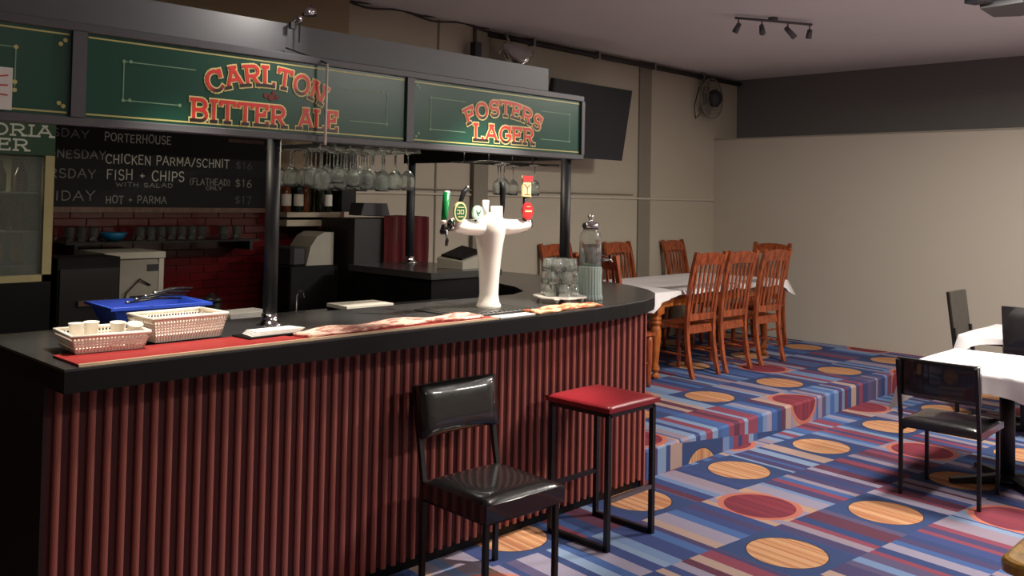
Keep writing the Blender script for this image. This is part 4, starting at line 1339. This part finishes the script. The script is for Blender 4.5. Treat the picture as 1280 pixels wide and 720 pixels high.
# tablecloth
def cloth(label, x0, x1, y0, y1, z, hang_fn, seed, name='tablecloth', amp=.012):
    rr = random.Random(seed); ph = [rr.random() * 6 for _ in range(8)]
    g = G()
    nx = max(8, int((x1 - x0) / .05)); ny = max(8, int((y1 - y0) / .05))
    cx_, cy_ = (x0 + x1) / 2, (y0 + y1) / 2
    def tz(x, y):
        return z + .0025 * (1 + math.sin(x * 9 + ph[0]) * math.sin(y * 11 + ph[1]))
    g.grid(lambda u, v: (x0 + u * (x1 - x0) - cx_, y0 + v * (y1 - y0) - cy_, tz(x0 + u * (x1 - x0), y0 + v * (y1 - y0))), nx, ny)
    # skirt, with pointed corner drapes
    per = []
    for i in range(nx): per.append((x0 + (x1 - x0) * i / nx, y0, 0, -1, 0, i / nx))
    for i in range(ny): per.append((x1, y0 + (y1 - y0) * i / ny, 1, 0, 1, i / ny))
    for i in range(nx): per.append((x1 - (x1 - x0) * i / nx, y1, 0, 1, 2, i / nx))
    for i in range(ny): per.append((x0, y1 - (y1 - y0) * i / ny, -1, 0, 3, i / ny))
    n = len(per); rows = 6
    base = len(g.v)
    vs = []
    for k in range(rows + 1):
        t_ = k / rows
        s_ = 0
        for i, (x, y, nx_, ny_, side, q) in enumerate(per):
            dl = (x1 - x0) if side in (0, 2) else (y1 - y0)
            dc = min(q, 1 - q) * dl
            if q < .001:
                pn = per[i - 1]; nx2, ny2 = (nx_ + pn[2]) * .8, (ny_ + pn[3]) * .8
            else: nx2, ny2 = nx_, ny_
            h = hang_fn(side, q, dc)
            fold = amp * (1 + .8 * math.sin(i * .9 + ph[2]) + .6 * math.sin(i * 2.3 + ph[3])) * t_
            off = .004 + fold + (.06 * math.exp(-dc / .06)) * t_
            vs.append((x + nx2 * off - cx_, y + ny2 * off - cy_, tz(x, y) - .002 - h * t_))
    f = []
    for k in range(rows):
        for i in range(n): f.append((k * n + i, k * n + (i + 1) % n, (k + 1) * n + (i + 1) % n, (k + 1) * n + i))
    g.add(vs, f, True)
    # join skirt top to the grid edge
    gi = []
    nu = nx + 1
    gi += [i for i in range(nx)]; gi += [k * nu + nx for k in range(ny)]; gi += [ny * nu + i for i in range(nx, 0, -1)]; gi += [k * nu for k in range(ny, 0, -1)]
    for i in range(n): g.f.append((gi[i], gi[(i + 1) % n], base + (i + 1) % n, base + i)); g.sm.append(True)
    o = g.build(name, M_cloth); o.location = (cx_, cy_, 0)
    return tag(o, label, 'tablecloth')


# cafe table 1
def pedestal(label, x, y, hw, hd, rz=0):
    t = thing('cafe_table', label, 'table', (x, y, 0), rz)
    G().box(-hw, hw, -hd, hd, .705, .732, bev=.005).build('tabletop', M_dark, t)
    G().box(-hw + .05, hw - .05, -hd + .05, hd - .05, .67, .705).build('apron', M_dark, t)
    G().tube([(0, 0, .03), (0, 0, .67)], .045, 16).build('column', M_blackmetal, t)
    b_ = G().lathe([(.12, .03), (.1, .04), (.05, .06)], n=20).build('base_hub', M_blackmetal, t)
    for k in range(4):
        a = R(45 + 90 * k)
        G().tube([(0, 0, .035), (.36 * math.cos(a), .36 * math.sin(a), .012)], [.03, .018], 4).build('foot', M_blackmetal, t)
    return t


pedestal('square black pedestal table under the bright white cloth', 6.31, 1.77, .44, .44)
cloth('bright white cloth over the nearest square table at the right', 5.85, 6.77, 1.31, 2.23, .7335, lambda s, q, dc: .13 + .02 * math.sin(q * 9) + .16 * math.exp(-dc / .05), 3)
pedestal('dark square table further back with a rumpled white cloth', 8.0, 2.0, .46, .46)
cloth('rumpled white cloth over the further square table at the right wall', 7.54, 8.46, 1.54, 2.46, .7335, lambda s, q, dc: .035 + .01 * math.sin(q * 7) + .16 * math.exp(-dc / .07), 9)


def tall_chair(label, loc, rz):
    t = thing('high_back_chair', label, 'chair', loc, rz)
    G().box(-.22, .22, -.22, .22, .42, .47, bev=.01).build('seat', M_vinyl, t)
    g = G().box(-.21, .21, 0, .03, .5, 1.0, bev=.008)
    g.v = [(x, .21 + y + (z - .47) * .12, z) for x, y, z in g.v]
    g.build('backrest', M_vinyl, t)
    for s in (-1, 1):
        G().tube([(s * .2, -.2, 0), (s * .2, -.2, .43)], .014, square=True).build('leg', M_blackmetal, t)
        G().tube([(s * .2, .21, 0), (s * .2, .215, .5), (s * .2, .24, .7)], .014, square=True).build('leg', M_blackmetal, t)
    return t


tall_chair('dark grey high-backed chair beyond the further table near the wall', (8.38, 2.47, 0), R(0))
tall_chair('black high-backed chair at the near side of the further table', (7.67, 1.90, 0), R(90))

# varnished table corner at the lower right
t = thing('varnished_table', 'varnished yellow wooden table corner at the lower right of the picture', 'table', (3.15, .45, 0))
pts = []
for i in range(9):
    a = R(180 - i * 90 / 8); pts.append((-.31 + .06 * math.cos(a) + 0, .3 + .06 * math.sin(a)))
pts += [(.5, .36), (.5, -.4), (-.37, -.4)]
def rnd_top(z0, z1, ins_):
    return [(x + (ins_ if x < 0 else -ins_), y - (ins_ if y > 0 else -ins_)) for x, y in pts]
n = len(pts)
rings = [(.708, .012), (.714, .0), (.738, .0), (.746, .006), (.75, .016)]
v = []
for z, i_ in rings: v += [(x, y, z) for x, y in rnd_top(0, 0, i_)]
f = [tuple(range(n - 1, -1, -1)), tuple((len(rings) - 1) * n + i for i in range(n))]
for k in range(len(rings) - 1):
    for i in range(n): f.append((k * n + i, k * n + (i + 1) % n, (k + 1) * n + (i + 1) % n, (k + 1) * n + i))
G().add(v, f).build('tabletop', M_pine, t)
for x, y in ((-.28, .27), (.42, .27), (-.28, -.32), (.42, -.32)):
    G().box(x - .03, x + .03, y - .03, y + .03, 0, .708).build('leg', M_pine, t)

# ------------------------------------------------------------------ dining table and chairs on the platform
dx0, dx1, dy0, dy1 = 6.42, 8.78, 4.56, 5.62
dtb = thing('dining_table', 'long dining table with turned orange-brown legs on the raised carpet', 'dining table', (7.6, 5.04, ZP))
G().box(dx0 - 7.6, dx1 - 7.6, dy0 - 5.04, dy1 - 5.04, .725, .76, bev=.006).build('tabletop', M_wood2, dtb)
G().box(dx0 - 7.5, dx1 - 7.7, dy0 - 4.96, dy1 - 5.12, .62, .725).build('apron', M_wood2, dtb)
prof = [(.022, 0), (.032, .01), (.036, .03), (.024, .05), (.022, .065), (.036, .075), (.038, .09), (.03, .1), (.034, .11), (.024, .125), (.026, .16), (.036, .26), (.044, .36), (.046, .42), (.04, .45), (.03, .47), (.046, .48), (.048, .495), (.036, .505), (.046, .515), (.048, .53), (.036, .545), (.05, .56), (.05, .565)]
for sx in (dx0 + .2, dx1 - .27):
    for sy in (dy0 + .1, dy1 - .1):
        g = G().lathe(prof, sx - 7.6, sy - 5.04, 0, 16)
        g.box(sx - 7.6 - .05, sx - 7.6 + .05, sy - 5.04 - .05, sy - 5.04 + .05, .565, .725)
        g.build('leg', M_wood2, dtb)


def dhang(s, q, dc):
    return (.03, .03, .06, .08)[s] + .015 * math.sin(q * 17) ** 2 + .13 * math.exp(-dc / .10)


cloth('long white cloth over the dining table with a pointed corner hanging down', dx0 - .01, dx1 + .01, dy0 - .01, dy1 + .01, ZP + .762, dhang, 5)


def dining_chair(label, loc, rz):
    """backrest at +y, faces -y; origin on floor"""
    t = thing('dining_chair', label, 'chair', loc, rz, 'slat-back dining chairs around the long table')
    w0, w1, H = .2, .215, 1.11
    G().prism([(-.2, .2), (.2, .2), (.23, -.22), (-.23, -.22)], .43, .455).build('seat', M_wood, t)
    def by_(z):    # curve of the rear posts
        if z < .45: return .2 + .07 * ((.45 - z) / .45) ** 2
        q = (z - .45) / .66
        return .2 + .02 * q + .1 * q * q
    zs = [0, .12, .25, .38, .45, .6, .75, .9, 1.0, H]
    for s in (-1, 1):
        G().tube([(s * (w0 - .01 + .03 * max(0, z - .45)), by_(z), z) for z in zs], .02, flat=(.019, .016)).build('back_post', M_wood, t)
        G().lathe([(.018, 0), (.02, .05), (.03, .3), (.03, .38), (.026, .43)], s * .19, -.18, 0, 10).build('front_leg', M_wood, t)
    def xw(z): return w0 - .02 + .03 * max(0, z - .45)
    # shaped top rail
    g = G(); vv = []
    nseg = 10
    for yo in (-.012, .012):
        for i in range(nseg + 1):
            u = i / nseg * 2 - 1
            zt = 1.085 + .022 * (1 - u * u) - (.01 if abs(u) > .8 else 0)
            for z in (.985 + .012 * (1 - u * u), zt):
                vv.append((u * xw(1.05), by_(z) + yo, z))
    f = []
    m_ = (nseg + 1) * 2
    for i in range(nseg):
        a = i * 2
        f += [(a, a + 2, a + 3, a + 1), (m_ + a, m_ + a + 1, m_ + a + 3, m_ + a + 2), (a + 1, a + 3, m_ + a + 3, m_ + a + 1), (a, m_ + a, m_ + a + 2, a + 2)]
    f += [(0, 1, m_ + 1, m_), (nseg * 2, m_ + nseg * 2, m_ + nseg * 2 + 1, nseg * 2 + 1)]
    g.add(vv, f); g.build('top_rail', M_wood, t)
    G().tube([(-xw(.52), by_(.53), .53), (xw(.52), by_(.53), .53)], .02, flat=(.012, .03)).build('lower_rail', M_wood, t)
    G().box(-.19, .19, .185, .205, .385, .43).build('rear_apron', M_wood, t)
    G().box(-.19, .19, -.2, -.18, .385, .43).build('front_apron', M_wood, t)
    for k in range(6):
        u = (k - 2.5) / 3.1
        zz = [.545, .65, .75, .85, .93, 1.0]
        G().tube([(u * xw(z), by_(z) + .012 * math.sin((z - .54) * 7), z) for z in zz], .02, flat=(.011, .006)).build('back_slat', M_wood, t)
    for s in (-1, 1):
        G().tube([(s * .19, -.18, .2), (s * .195, .24, .2)], .011, 6).build('side_stretcher', M_wood, t)
    return t


c0 = dining_chair('nearest dining chair beside the turned left table leg', (7.05, 4.68, ZP), R(180 - 4))
dup(c0, (7.54, 4.64, ZP), R(180 - 4), 'middle dining chair of the three on the near side')
dup(c0, (8.15, 4.62, ZP), R(180 - 5), 'dining chair on the near side beside the right table leg')
dup(c0, (6.80, 5.70, ZP), R(0), 'dining chair seen behind the right canopy post')
dup(c0, (7.80, 5.70, ZP), R(0), 'dining chair on the wall side just right of the drink dispenser')
dup(c0, (8.86, 5.70, ZP), R(3), 'dining chair on the wall side midway along the table')
dup(c0, (9.03, 5.02, ZP), R(-90), 'dining chair at the right-hand head of the table')
dup(c0, (6.10, 4.68, ZP), R(90), 'dining chair at the left-hand head, mostly hidden by the dispenser')
